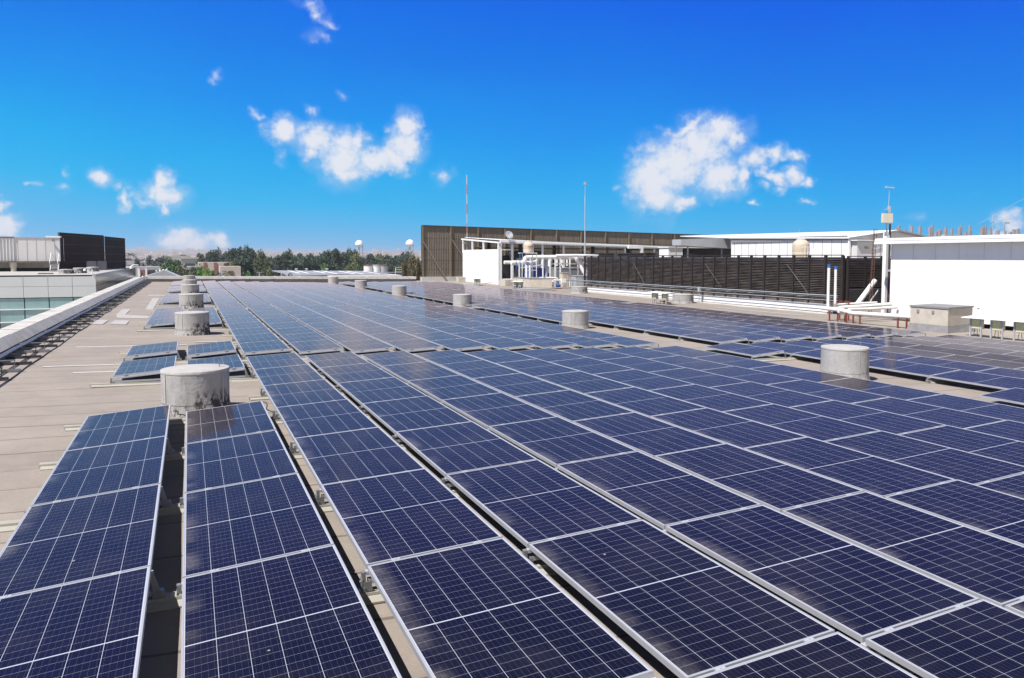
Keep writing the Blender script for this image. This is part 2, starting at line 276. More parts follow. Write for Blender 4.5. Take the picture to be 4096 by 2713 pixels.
# solar cells
DUST_SHEEN = .0029
def cell_mat():
    m = bpy.data.materials.new('solar_cells'); m.use_nodes = True; t = m.node_tree; b = t.nodes['Principled BSDF']
    def mth(op, a, b_=None, cl=False):
        n = t.nodes.new('ShaderNodeMath'); n.operation = op; n.use_clamp = cl
        for i, x in enumerate((a, b_)):
            if x is None: continue
            if isinstance(x, (int, float)): n.inputs[i].default_value = x
            else: t.links.new(x, n.inputs[i])
        return n.outputs[0]
    uv = t.nodes.new('ShaderNodeUVMap'); uv.uv_map = 'UVMap'; sp = t.nodes.new('ShaderNodeSeparateXYZ'); t.links.new(uv.outputs[0], sp.inputs[0])
    x, y = sp.outputs[0], sp.outputs[1]
    def line(c, off, pitch, w):   # 1 on a line
        a = mth('DIVIDE', mth('SUBTRACT', c, off), pitch); f = mth('ABSOLUTE', mth('SUBTRACT', mth('FRACT', mth('ADD', a, .5)), .5))
        return mth('LESS_THAN', f, w/pitch)
    px = (1.0-.036)/6; py = (1.004-.018-.006)/12
    yy = mth('ABSOLUTE', mth('SUBTRACT', y, 1.004))
    L = line(x, .018, px, .0012)
    L2 = mth('MULTIPLY', line(yy, .006, py, .0007), .68)
    ctr = mth('LESS_THAN', yy, .0045)
    edge = mth('MAXIMUM', mth('LESS_THAN', x, .0165), mth('GREATER_THAN', x, .9835))
    edge = mth('MAXIMUM', edge, mth('GREATER_THAN', yy, .988))
    bus = mth('MULTIPLY', line(x, .018+px/10, px/5, .0006), .10)
    s = mth('MAXIMUM', mth('MAXIMUM', L, L2), mth('MAXIMUM', mth('MAXIMUM', ctr, edge), bus))
    oi = t.nodes.new('ShaderNodeObjectInfo')
    nz = t.nodes.new('ShaderNodeTexNoise'); nz.inputs['Scale'].default_value = 30; nz.inputs['Detail'].default_value = 3
    g = t.nodes.new('ShaderNodeNewGeometry'); t.links.new(g.outputs['Position'], nz.inputs['Vector'])
    # every panel and every cell a slightly different blue
    wn = t.nodes.new('ShaderNodeTexWhiteNoise'); wn.noise_dimensions = '3D'
    cb = t.nodes.new('ShaderNodeCombineXYZ')
    t.links.new(mth('FLOOR', mth('DIVIDE', mth('SUBTRACT', x, .018), px)), cb.inputs[0]); t.links.new(mth('FLOOR', mth('DIVIDE', y, py)), cb.inputs[1]); t.links.new(oi.outputs['Random'], cb.inputs[2])
    t.links.new(cb.outputs[0], wn.inputs['Vector'])
    k = mth('ADD', mth('MULTIPLY', wn.outputs['Value'], .18), mth('ADD', mth('MULTIPLY', nz.outputs[0], .35), mth('MULTIPLY', oi.outputs['Random'], .5)))
    c = t.nodes.new('ShaderNodeMix'); c.data_type = 'RGBA'; t.links.new(k, c.inputs[0]); c.inputs[6].default_value = (.0005,.0015,.0085,1); c.inputs[7].default_value = (.0016,.0026,.0150,1)
    ln = t.nodes.new('ShaderNodeMix'); ln.data_type = 'RGBA'; t.links.new(s, ln.inputs[0]); t.links.new(c.outputs[2], ln.inputs[6]); ln.inputs[7].default_value = (.38,.40,.46,1)
    # dust: a thin pale film, thicker along the lower edge where rain leaves it
    mp = t.nodes.new('ShaderNodeMapping'); mp.inputs['Scale'].default_value = (1.2,2.2,1); t.links.new(g.outputs['Position'], mp.inputs[0])
    n1 = t.nodes.new('ShaderNodeTexNoise'); n1.inputs['Scale'].default_value = 1.3; n1.inputs['Detail'].default_value = 4; t.links.new(mp.outputs[0], n1.inputs['Vector'])
    n2 = t.nodes.new('ShaderNodeTexNoise'); n2.inputs['Scale'].default_value = 45; n2.inputs['Detail'].default_value = 6; t.links.new(g.outputs['Position'], n2.inputs['Vector'])
    low = mth('MULTIPLY', mth('SUBTRACT', .14, x), 11, True)
    d = mth('MULTIPLY', low, mth('MULTIPLY', mth('SUBTRACT', n1.outputs[0], .42), 4, True))
    d = mth('MULTIPLY', d, mth('MULTIPLY', n2.outputs[0], .34))
    sm = t.nodes.new('ShaderNodeTexNoise'); sm.inputs['Scale'].default_value = 2.6; sm.inputs['Detail'].default_value = 6; t.links.new(g.outputs['Position'], sm.inputs['Vector'])
    vo = t.nodes.new('ShaderNodeTexVoronoi'); vo.inputs['Scale'].default_value = 1.7; t.links.new(g.outputs['Position'], vo.inputs['Vector'])
    spot = mth('MULTIPLY', mth('LESS_THAN', vo.outputs['Distance'], .017), .7)
    d = mth('MAXIMUM', d, mth('MAXIMUM', spot, mth('ADD', .004, mth('MULTIPLY', mth('SUBTRACT', sm.outputs[0], .45), .05, True))))
    fm = t.nodes.new('ShaderNodeMix'); fm.data_type = 'RGBA'; t.links.new(d, fm.inputs[0]); t.links.new(ln.outputs[2], fm.inputs[6]); fm.inputs[7].default_value = (.34,.31,.30,1)
    t.links.new(fm.outputs[2], b.inputs['Base Color'])
    b.inputs['Roughness'].default_value = .5; b.inputs['Specular IOR Level'].default_value = 0
    # dust, made paler along slanting sight lines to imitate reflected pale sky; clean glass reflects by Fresnel
    dt = t.nodes.new('ShaderNodeVectorMath'); dt.operation = 'DOT_PRODUCT'; t.links.new(g.outputs['Normal'], dt.inputs[0]); t.links.new(g.outputs['Incoming'], dt.inputs[1])
    cs = mth('POWER', mth('MAXIMUM', mth('ABSOLUTE', dt.outputs['Value']), .015), 1.65)
    depth = mth('MULTIPLY', mth('ADD', .55, sm.outputs[0]), DUST_SHEEN)
    cov = mth('SUBTRACT', 1, mth('EXPONENT', mth('DIVIDE', mth('MULTIPLY', depth, -1), cs)))
    df = t.nodes.new('ShaderNodeBsdfDiffuse'); df.inputs[0].default_value = (.36,.31,.345,1)
    gl = t.nodes.new('ShaderNodeBsdfGlossy'); gl.inputs['Color'].default_value = (.98,.90,.88,1)
    rg = t.nodes.new('ShaderNodeMapRange'); t.links.new(sm.outputs[0], rg.inputs[0]); rg.inputs['To Min'].default_value = .05; rg.inputs['To Max'].default_value = .15
    t.links.new(rg.outputs[0], gl.inputs['Roughness'])
    fr = t.nodes.new('ShaderNodeFresnel'); fr.inputs['IOR'].default_value = 1.30
    m1 = t.nodes.new('ShaderNodeMixShader'); t.links.new(mth('MULTIPLY', fr.outputs[0], .62), m1.inputs[0]); t.links.new(b.outputs[0], m1.inputs[1]); t.links.new(gl.outputs[0], m1.inputs[2])
    m2 = t.nodes.new('ShaderNodeMixShader'); t.links.new(cov, m2.inputs[0]); t.links.new(m1.outputs[0], m2.inputs[1]); t.links.new(df.outputs[0], m2.inputs[2])
    t.links.new(m2.outputs[0], t.nodes['Material Output'].inputs[0])
    return m
CELL = cell_mat()
# ------------------------------------------------------------ the roof, ground and hills
def zr(x, y):
    if x < 11.5: return -2.30-.0205*x
    if x < 13: return -2.5358-.05*(x-11.5)
    return -2.6108-.010*(x-13)*(1-y/110)
def roof_mat():
    m = mat('felt_roof', (.335,.29,.255), .92, 0, .10, 1.6, bump=.9, bscale=3.2, coords='World')
    t = m.node_tree; b = t.nodes['Principled BSDF']; src = b.inputs['Base Color'].links[0].from_socket
    def mth(op, a, b_=None, cl=False):
        n = t.nodes.new('ShaderNodeMath'); n.operation = op; n.use_clamp = cl
        for i, x in enumerate((a, b_)):
            if x is None: continue
            if isinstance(x, (int, float)): n.inputs[i].default_value = x
            else: t.links.new(x, n.inputs[i])
        return n.outputs[0]
    g = t.nodes.new('ShaderNodeNewGeometry'); sp = t.nodes.new('ShaderNodeSeparateXYZ'); t.links.new(g.outputs['Position'], sp.inputs[0])
    def nz(s, st, d=5):
        mp = t.nodes.new('ShaderNodeMapping'); mp.inputs['Scale'].default_value = st; t.links.new(g.outputs['Position'], mp.inputs[0])
        n = t.nodes.new('ShaderNodeTexNoise'); n.inputs['Scale'].default_value = s; n.inputs['Detail'].default_value = d; t.links.new(mp.outputs[0], n.inputs['Vector']); return n.outputs[0]
    yw = mth('ADD', sp.outputs[1], mth('MULTIPLY', mth('SUBTRACT', nz(1.2, (1,.3,1)), .5), .14))
    a = mth('DIVIDE', yw, .80); fr = mth('FRACT', a)
    row = mth('FLOOR', a)
    wn = t.nodes.new('ShaderNodeTexWhiteNoise'); wn.noise_dimensions = '1D'; t.links.new(row, wn.inputs['W'])
    wid = mth('MULTIPLY', mth('ADD', .3, wn.outputs['Value']), mth('MULTIPLY', nz(2.2, (1,.1,1)), .075))
    seam = mth('LESS_THAN', fr, wid)
    lap = mth('LESS_THAN', fr, .12)
    vr = mth('ADD', .97, mth('MULTIPLY', wn.outputs['Value'], .06))
    fine = mth('ADD', .83, mth('MULTIPLY', nz(55, (1,1,1), 6), .34))
    vr = mth('MULTIPLY', mth('MULTIPLY', vr, fine), mth('ADD', 1, mth('MULTIPLY', lap, -.035)))
    big = mth('ADD', .80, mth('MULTIPLY', nz(.45, (1,1,1), 9), .40)); vr = mth('MULTIPLY', vr, big)
    mx = t.nodes.new('ShaderNodeMix'); mx.data_type = 'RGBA'; mx.blend_type = 'MULTIPLY'; mx.inputs[0].default_value = 1
    cb = t.nodes.new('ShaderNodeCombineXYZ'); [t.links.new(vr, cb.inputs[i]) for i in range(3)]
    t.links.new(src, mx.inputs[6]); t.links.new(cb.outputs[0], mx.inputs[7])
    m2 = t.nodes.new('ShaderNodeMix'); m2.data_type = 'RGBA'; t.links.new(mth('MULTIPLY', seam, .6), m2.inputs[0]); t.links.new(mx.outputs[2], m2.inputs[6]); m2.inputs[7].default_value = (.045,.035,.03,1)
    t.links.new(m2.outputs[2], b.inputs['Base Color'])
    return m
ROOF = roof_mat()
mb = MB(); xs = [-4.25+.42*i for i in range(80)]+[30+2*i for i in range(23)]; ys = [-6+.4*i for i in range(227)]
rn = random.Random(3)
wr = [(rn.uniform(.4,2.2), rn.uniform(.4,2.5), rn.uniform(0,6.3), rn.uniform(.001,.003)) for _ in range(14)]
for y in ys:
    for x in xs: mb.v.append((x, y, zr(x, y)+sum(a*math.sin(p*x+q*y+f) for p,q,f,a in wr)))
nx = len(xs)
for j in range(len(ys)-1):
    for i in range(nx-1):
        y0 = ys[j]
        if xs[i] > 26 and y0 > 86: continue
        if y0 > 78+(.22*xs[i] if xs[i] < 22 else 7): continue
        mb.f.append((j*nx+i, j*nx+i+1, (j+1)*nx+i+1, (j+1)*nx+i))
rf = solo('roof', mb, ROOF, kind='structure', smooth=True, loc=(0,0,0))
# plain earth and streets far below, out to the horizon, with the far hills
GZ = -13.5
def hillz(r_, a): return 0 if r_ < 1200 else min(1, (r_-1200)/2400)*(37+1.5*math.sin(9*a+1)+2*math.sin(23*a+2))
GRD = mat('ground', (.16,.14,.10), .95, 0, .2, .02, coords='World')
mb = MB(); n = 72; rads = [0,60,120,250,500,900,1400,2000,2600,3200,4000,5200,7000,10000,14000]
for r_ in rads:
    for k in range(n):
        a = 2*math.pi*k/n; x, y = r_*math.sin(a), r_*math.cos(a)
        hz = hillz(r_, a)
        mb.v.append((x, y, GZ+hz))
for i in range(len(rads)-1):
    for k in range(n): mb.f.append((i*n+k, i*n+(k+1)%n, (i+1)*n+(k+1)%n, (i+1)*n+k))
HILL = mat('hill_scrub', (.44,.38,.34), .95, 0, .25, .004, col2=(.26,.24,.22), coords='World')
solo('ground', mb, HILL, kind='structure', loc=(0,0,GZ), smooth=True)
# building mass under the roof
t = thing('factory_building', 'pale walls of the long factory under the flat roof', 'building', (12, 40, GZ))
part('wall', MB().box(-4.2, 75, -8, 77, GZ, -2.9), OFFW, t)
# ------------------------------------------------------------ solar panels
PROT = thing('solar_panel', 'x', 'solar panel', (0,0,0), 'solar panels on the flat roof')
P = 2.008
mb = MB(); mb.box(0,1,0,.012,-.035,0); mb.box(0,1,P-.012,P,-.035,0); mb.box(0,.012,.012,P-.012,-.035,0); mb.box(.988,1,.012,P-.012,-.035,0)
mb.box(.012,.04,.012,P-.012,-.035,-.0335); mb.box(.96,.988,.012,P-.012,-.035,-.0335)
FR = part('frame', mb, ALU, PROT)
mb = MB().box(.0105,.9895,.0105,P-.0105,-.010,-.002)
CS = part('cell_sheet', mb, CELL, PROT)
uvl = CS.data.uv_layers.new(name='UVMap')
for lp in CS.data.loops: co = CS.data.vertices[lp.vertex_index].co; uvl.data[lp.index].uv = (co.x, co.y)
mb = MB()
CLP = MB().box(.17,.23,-.024,.002,-.006,.004).box(.195,.205,-.018,-.006,.004,.009); CL2 = MB().box(.77,.83,-.024,.002,-.006,.004).box(.795,.805,-.018,-.006,.004,.009)
part('clamp', CLP, ALU_D, PROT); part('clamp', CL2, ALU_D, PROT)
part('tilt_rail', MB().box(-.01,1.01,-.034,.006,-.062,-.0355), ALU_D, PROT)
part('base_rail', MB().hexa([(0,-.03,-.125),(1.06,-.03,-.205),(1.06,.01,-.205),(0,.01,-.125)], [(0,-.03,-.092),(1.06,-.03,-.172),(1.06,.01,-.172),(0,.01,-.092)]), ALU, PROT)
b = MB().box(-.045,-.040,-.05,.03,-.165,-.085).box(-.045,.02,-.05,-.045,-.165,-.10).box(-.075,.03,-.05,.03,-.17,-.165).box(-.04,-.015,-.03,.01,-.12,-.04)
b.tube([(-.03,-.05,-.14),(-.03,-.058,-.14)],.007,6).tube([(-.045,0,-.11),(-.054,0,-.11)],.008,6)
part('front_foot', b, GALV, PROT)
b = MB().hexa([(1.0,-.045,-.20),(1.05,-.045,-.20),(1.05,-.04,-.20),(1.0,-.04,-.20)], [(.985,-.045,-.036),(1.012,-.045,-.036),(1.012,-.04,-.036),(.985,-.04,-.036)])
b.box(.99,1.07,-.052,-.046,-.26,-.175).box(.99,1.07,-.052,.03,-.266,-.26).tube([(1.01,-.053,-.22),(1.01,-.060,-.22)],.008,6).tube([(1.05,-.053,-.2),(1.05,-.060,-.2)],.008,6)
part('rear_leg', b, GALV, PROT)
colL = {1: -1.274, 2: -.09}; colM = dict(zip(range(3,12), (1.055,2.254,3.465,4.675,5.917,7.171,8.408,9.663,10.95)))
colR = {i: 12.86+1.25*i for i in range(8)}
def zm(x, y): return (-2.058-.0014*y if y < 17.5 else -2.096 if y < 37 else -2.115)-.031*x
def zR(x, y): # low edge
    hi = -2.372-.0135*(x+1-13.85)+(.0012*(y-18)); return hi-.07
PN = []   # x, y, z, alpha, label
cname = {1:'first column from the left', 2:'second column from the left'}
def rows(label_fn, cols, ylist, al, zf, kind):
    for c, x in cols.items():
        for k, y in enumerate(ylist): PN.append((x, y, zf(x, y), al, label_fn(c, k), kind, c))
pitch = 2.03
def lab(cn, rowtxt): return 'blue framed solar panel, %s, %s' % (cn, rowtxt)
cmain = lambda c: ORD[c]+' column from left'
cR = lambda c: ORD[c+1]+' column beyond drum aisle'
nb = [17.35-pitch*(k+1) for k in range(8)]
B1 = [18.26+pitch*k for k in range(9)]; B2 = [37.25+pitch*k for k in range(9)]; B3 = [56.15+pitch*k for k in range(9)]
for cols, fn, al, zf, kd in ((colM, cmain, R(2.61), zm, 'M'), (colR, cR, R(4.0), zR, 'R')):
    for c, x in cols.items():
        for k, y in enumerate(nb):
            if kd == 'R':
                if k > 5: continue
                if c == 0 and k in (1, 2, 3): continue
            PN.append((x, y, zf(x, y), al, lab(fn(c), ORD[k+1]+' row before first gap'), kd, c))
        for nm, bl in (('first', B1), ('second', B2), ('third', B3)):
            for k, y in enumerate(bl):
                if kd == 'R' and c == 0 and ((nm == 'first' and k in (0,1,2,3)) or (nm == 'second' and k == 6)): continue
                PN.append((x, y, zf(x, y), al, lab(fn(c), ORD[k+1]+' row behind '+nm+' gap'), kd, c))
zl = lambda x, y: -2.147-.031*x if y < 14 else -2.137-.031*x
LG = [('nearest group', [11.67-pitch*(k+1) for k in range(5)]), ('second group', [15.38]), ('second group rear', [18.36]),
      ('third group', [26.45+pitch*k for k in range(4)]), ('fourth group', [39.4+pitch*k for k in range(4)]), ('fifth group', [51.6+pitch*k for k in range(2)]), ('fifth group rear', [56.25+pitch*k for k in range(2)]),
      ('sixth group', [62.4+pitch*k for k in range(5)])]
for gn, yl in LG:
    for c, x in colL.items():
        for k, y in enumerate(yl):
            nm = 'row %s from the drum behind it' % ORD[k+1] if gn == 'nearest group' else '%s panel from its front' % ORD[k+1]
            PN.append((x, y, zl(x, y), R(4.3), 'blue framed solar panel, %s column, %s, %s' % ('far left' if c == 1 else 'second left', gn, nm), 'L', c))
def px(p):
    v = Vector(p); d = v.dot(fw); return (2158.2+F*v.dot(rt)/d, 1221-F*v.dot(up)/d, d) if d > .2 else None
vis = []
for q in PN:
    a = px((q[0]+.5, q[1]+1, q[2])); cs = [px((q[0]+i, q[1]+j, q[2])) for i in (0,1) for j in (0,2)]
    cs = [c for c in cs if c]
    if not cs: continue
    if any(-5 < c[0] < CW+5 and 0 < c[1] < CH+5 for c in cs) or (a and 0 < a[0] < CW and a[1] < CH): 
        d = max(.5, a[2] if a else 1); vis.append((d, q))
vis.sort(key=lambda t: t[0])
near, far = [q for _, q in vis[:300]], [q for _, q in vis[300:]]
def copy_panel(q):
    r = PROT.copy(); sc.collection.objects.link(r); r.location = q[:3]; r.rotation_euler = (0, -q[3], 0); r['label'] = q[4]
    jr = random.Random(int(q[0]*100+q[1]*1000)); r.location.z += jr.uniform(-.002,.002); r.rotation_euler.x = jr.uniform(-.0012,.0012); r.rotation_euler.y += jr.uniform(-.0025,.0025)
    for ch in PCH:
        c = ch.copy(); sc.collection.objects.link(c); c.parent = r
    return r
PCH = list(PROT.children)
for q in near[1:]: copy_panel(q)
q = near[0]; PROT.location = q[:3]; PROT.rotation_euler = (0, -q[3], 0); PROT['label'] = q[4]
# the farthest, smallest panels: one object
allv = []; allf = []; mi = []; uvs = []
for q in far:
    jr = random.Random(int(q[0]*100+q[1]*1000)); ca, sa = math.cos(q[3]+jr.uniform(-.0025,.0025)), math.sin(q[3]+jr.uniform(-.0025,.0025))
    for ch in PCH:
        nm = ch.name.split('.')[0]
        if nm in ('clamp', 'front_foot', 'rear_leg'): continue
        me = ch.data; o = len(allv); idx = 0 if nm == 'frame' else 1 if nm == 'cell_sheet' else 2
        for v in me.vertices: x, y, z = v.co; allv.append((q[0]+x*ca-z*sa, q[1]+y, q[2]+x*sa+z*ca))
        for p in me.polygons:
            allf.append([i+o for i in p.vertices]); mi.append(idx)
            for i in p.vertices: uvs.append(me.vertices[i].co[:2])
me = bpy.data.meshes.new('solar_panel_field'); me.from_pydata(allv, [], allf)
for m_ in (ALU, CELL, ALU_D): me.materials.append(m_)
me.polygons.foreach_set('material_index', mi); ul = me.uv_layers.new(name='UVMap')
ul.data.foreach_set('uv', [c for u_ in uvs for c in u_]); me.update()
o = bpy.data.objects.new('solar_panel_field', me); sc.collection.objects.link(o)
props(o, 'far rows of small solar panels towards the back parapet', 'solar panels', None, 'stuff')
# beige beams across the roof under every joint between rows
def beam(x0, x1, y, label, zt=.05):
    mb = MB(); 
    mb.hexa([(x0,y-.05,zr(x0,y)),(x1,y-.05,zr(x1,y)),(x1,y+.05,zr(x1,y)),(x0,y+.05,zr(x0,y))], [(x0,y-.045,zr(x0,y)+zt),(x1,y-.045,zr(x1,y)+zt),(x1,y+.045,zr(x1,y)+zt),(x0,y+.045,zr(x0,y)+zt)])
    o = solo('roof_beam', mb, BEIGE, label, 'roof beam', 'beige beams under the panels')
    o2 = part('flashing', MB().hexa([(x0+.02,y-.12,zr(x0,y)),(x1-.02,y-.12,zr(x1,y)),(x1-.02,y-.052,zr(x1,y)),(x0+.02,y-.052,zr(x0,y))], [(x0+.02,y-.12,zr(x0,y)+.012),(x1-.02,y-.12,zr(x1,y)+.012),(x1-.02,y-.052,zr(x1,y)+.03),(x0+.02,y-.052,zr(x0,y)+.03)]), BEIGE, o)
    return o
jl = {}
for gn, yl in LG:
    for y in yl+[yl[-1] + (pitch if len(yl) < 2 or yl[1] > yl[0] else 0)]: jl[round(y,2)] = gn
for y in [LG[0][1][0]+pitch]: jl[round(y,2)] = 'nearest group'
rb = random.Random(5)
cnt = {}
for y in sorted(jl):
    g_ = jl[y]; cnt[g_] = cnt.get(g_, 0)+1
    beam((-1.62 if 15 < y < 16 else -1.41-rb.uniform(0,.14)), 1.0 if y < 14 else 1.02, y-.011, 'beige roof beam under the %s of left panels, %s from its front' % (g_, ORD[cnt[g_]]))
mj = sorted(set([round(17.35-pitch*k,2) for k in range(8)]+[round(y,2) for b_ in (B1,B2,B3) for y in b_+[b_[-1]+pitch]]))
c0 = 0
for y in mj:
    c0 += 1
    if y > 60: continue
    beam(.62+rb.uniform(-.1,.25), 12.05, y-.011, 'beige beam under the main panel field, %s from the camera' % ORD[c0])
    if y > 5: beam(12.86+(1.2 if (8.5 < y < 15 or 18 < y < 26) else 0)+rb.uniform(-.06,.06), 22.9, y-.011, 'beige beam under the panels beyond the drum aisle, %s from the camera' % ORD[c0])
# loose cables in the gaps
rc = random.Random(9)
for (x0, y0, x1, y1, zz, lb) in ((.93,11.75,1.15,11.3,.2,'thin black cable drooping at the far end of the second left column'), (-.25,11.72,.05,11.9,.14,'thin black cable looped beside the foot of the nearest drum'), (.95,17.9,1.1,16.6,.12,'tangle of black cable in the gap left of the main field')):
    pts = [(x0+(x1-x0)*i/12+.03*math.sin(i*1.3), y0+(y1-y0)*i/12, zr(x0,y0)+.02+zz*(1-i/12)**2+.02*math.sin(i*2.1)**2) for i in range(13)]
    solo('black_cable', MB().tube(pts, .007, 6), CABLE, lb, 'cable', smooth=True)
# ------------------------------------------------------------ concrete drums
def drum(x, y, r, h, label, group, zb=None, rod=True, seed=0, m1=None):
    zb = zr(x, y) if zb is None else zb
    t = thing('concrete_drum', label, 'roof drum', (x, y, zb), group)
    m1 = m1 or DRUM
    b = MB(); b.lathe([(r*1.10,-.03),(r*1.05,.02),(r*1.02,.10),(r,.15),(r*.995,h*.5),(r,h-.02)], (0,0,0), 40, .006, seed); b.v = [(p[0]+x,p[1]+y,p[2]+zb) for p in b.v]
    part('drum_body', b, m1, t, True)
    l = MB(); l.lathe([(r*1.012,h-.035),(r*1.016,h-.012),(r*1.0,h+.006),(r*.8,h+.018),(r*.3,h+.03)], (x,y,zb), 40, .006, seed); part('drum_lid', l, DRUMTOP, t, True)
    s = MB()
    for a in (R(-150+seed*23%60), R(-40-seed*17%30)):
        c, n_ = math.cos(a), math.sin(a); p = (x+c*(r+.002), y+n_*(r+.002)); q = (-n_*.012, c*.012)
        s.hexa([(p[0]-q[0],p[1]-q[1],zb+.16),(p[0]+q[0],p[1]+q[1],zb+.16),(p[0]+q[0]+c*.006,p[1]+q[1]+n_*.006,zb+.16),(p[0]-q[0]+c*.006,p[1]-q[1]+n_*.006,zb+.16)],
               [(p[0]-q[0],p[1]-q[1],zb+h-.04),(p[0]+q[0],p[1]+q[1],zb+h-.04),(p[0]+q[0]+c*.006,p[1]+q[1]+n_*.006,zb+h-.04),(p[0]-q[0]+c*.006,p[1]-q[1]+n_*.006,zb+h-.04)])
    part('seam_strip', s, DRUMTOP, t)
    if rod: part('vent_rod', MB().tube([(x+r*.7,y-.1,zb+h),(x+r*.7,y-.1,zb+h+.12)], .007, 6), GALV, t)
    return t
dl = ['nearest concrete drum, mould stained, just behind the two nearest left panel columns', 'second concrete drum of the left row, black streaks at its foot', 'third concrete drum of the left row', 'fourth concrete drum of the left row', 'fifth concrete drum of the left row', 'farthest concrete drum of the left row, close to the parapet']
for i, (x, y, h_) in enumerate(((.05,12.5,.64),(.05,25.1,.65),(.05,37.7,.64),(.02,50.1,.65),(.0,61.5,.62),(0,75.1,.63))):
    drum(x, y, .468 if i < 2 else .5, h_, dl[i], 'left row of concrete drums', seed=i)
dr = ['nearest pale concrete drum in the aisle right of the main panels', 'second concrete drum of the right row, flat lidded', 'third concrete drum of the right row', 'fourth concrete drum of the right row', 'fifth concrete drum of the right row', 'farthest concrete drum of the right row, at the back parapet']
for i, (x, y, h_) in enumerate(((12.77,12.25,.68),(12.95,25.3,.62),(12.87,38.0,.66),(12.8,50.9,.66),(12.72,63.2,.68),(12.65,76.0,.66))):
    drum(x, y, .485, h_, dr[i], 'right row of concrete drums', zb=-2.585, seed=10+i, m1=DRUM2)
drum(26.9, 38.4, .62, .52, 'wide concrete drum behind the two green cable boxes under the dark louvres', 'drums by the white kerb', rod=False, seed=21)
drum(26.7, 51.5, .62, .52, 'wide concrete drum with yellow lichen at the far end of the louvres', 'drums by the white kerb', rod=False, seed=22)
# ------------------------------------------------------------ pale patches on the felt
def patch(p, label):
    solo('roof_patch', MB().slab([(x,y,zr(x,y)+.014) for x,y in p], .01), PATCH, label, 'roof patch', 'pale patches on the roof felt')
patch([(-3.05,29.3),(-2.65,29.15),(-2.62,30.95),(-3.03,31.1)], 'left pale square patch, nearest, beside the left drums')
patch([(-2.45,29.1),(-1.95,28.9),(-1.95,30.65),(-2.43,30.85)], 'pale square patch right of the left one')
patch([(-2.45,32.0),(-1.4,31.55),(-1.42,32.85),(-2.6,33.8)], 'wide pale patch between the square ones and the slanting strip')
patch([(-2.62,33.9),(-2.3,33.6),(-2.3,37.1),(-2.62,37.25)], 'narrow pale patch leading away from the wide one')
patch([(-1.75,37.0),(-1.45,36.8),(-1.5,46.6),(-1.85,46.8)], 'long slanting pale strip left of the third panel group')
patch([(-2.2,49.5),(-1.35,49.5),(-1.35,50.6),(-2.2,50.6)], 'small far pale patch near the fourth left drum')
for i, (x0, x1, y) in enumerate(((-2.6,-.1,22.0),(-2.75,-1.3,18.3),(-2.1,-1.2,17.2),(.1,1.0,22.6))):
    solo('sealant_strip', MB().slab([(x0,y-.05,zr(x0,y)+.014),(x1,y-.05,zr(x1,y)+.014),(x1,y+.05,zr(x1,y)+.014),(x0,y+.05,zr(x0,y)+.014)], .01), mat('white_sealant', (.62,.60,.59), .8, 0, .1, 4), 
         ['long white sealant strip across the felt behind the second left group','white sealant strip ending at the second left panel group','short white sealant strip beside the front panel of the second group','short white sealant strip between second drum and main field'][i], 'sealant strip', 'white strips on the roof felt')
# ------------------------------------------------------------ left parapet
PX0, PX1, PT = -4.32, -3.79, -1.795
t = thing('left_parapet', 'long low parapet with pale coping stones along the left roof edge', 'parapet', (-4.05, 35, -2.22))
part('parapet_wall', MB().box(PX0+.06, PX1-.07, -6, 77.4, -2.6, PT-.215), mat('parapet_render', (.26,.235,.21), .9, 0, .15, 2), t)  # wall colour darkened to carry the shade below the coping
y = -5.0
rs = random.Random(2)
while y < 77.2:
    y1 = min(y+1.2, 77.3); j = rs.uniform(-.008,.008); zt = PT+rs.uniform(-.006,.006)
    q = .022
    part('coping_stone', MB().hexa([(PX0+j,y+.028,PT-.21),(PX1+j+.15,y+.028,PT-.21),(PX1+j+.15,y1-.028,PT-.21),(PX0+j,y1-.028,PT-.21)], [(PX0+j+q,y+.032,zt),(PX1+j-.05,y+.032,zt-.012),(PX1+j-.05,y1-.032,zt-.012),(PX0+j+q,y1-.032,zt)]), COPE, t)
    y += 1.2
# pipes on little stands along it
def run(y): return -3.44+.008*math.sin(y*.8)
t = thing('conduit_run', 'pair of grey conduits on wire stands along the foot of the left parapet', 'conduit', (-3.44, 35, -2.2))
for dx, r_ in ((-.03,.019),(.025,.019)):
    part('conduit', MB().tube([(run(y)+dx, y, zr(-3.4,y)+.255+.006*math.sin(y*1.7)) for y in [-3+.9*i for i in range(89)]], r_, 8), GALV, t, True)
for k in range(64):
    y = 4+1.14*k; z0 = zr(-3.4,y)
    b = MB().bar((-3.62,y,z0+.225),(-3.10,y,z0+.225),.028,.02).bar((-3.58,y,z0+.06),(-3.58,y,z0+.225),.012).bar((-3.12,y,z0+.04),(-3.12,y,z0+.225),.012).bar((-3.68,y,z0+.03),(-3.02,y,z0+.03),.055,.05)
    part('pipe_stand', b, DARKM if k % 3 else GALV, t)
solo('black_cable', MB().tube([(-3.02+.012*math.sin(y*.9)+.008*math.sin(y*2.3), y, zr(-3,y)+.012) for y in [-2+.6*i for i in range(131)]], .012, 6), CABLE, 'long dark cable lying on the felt beside the wire stands', 'cable', smooth=True)
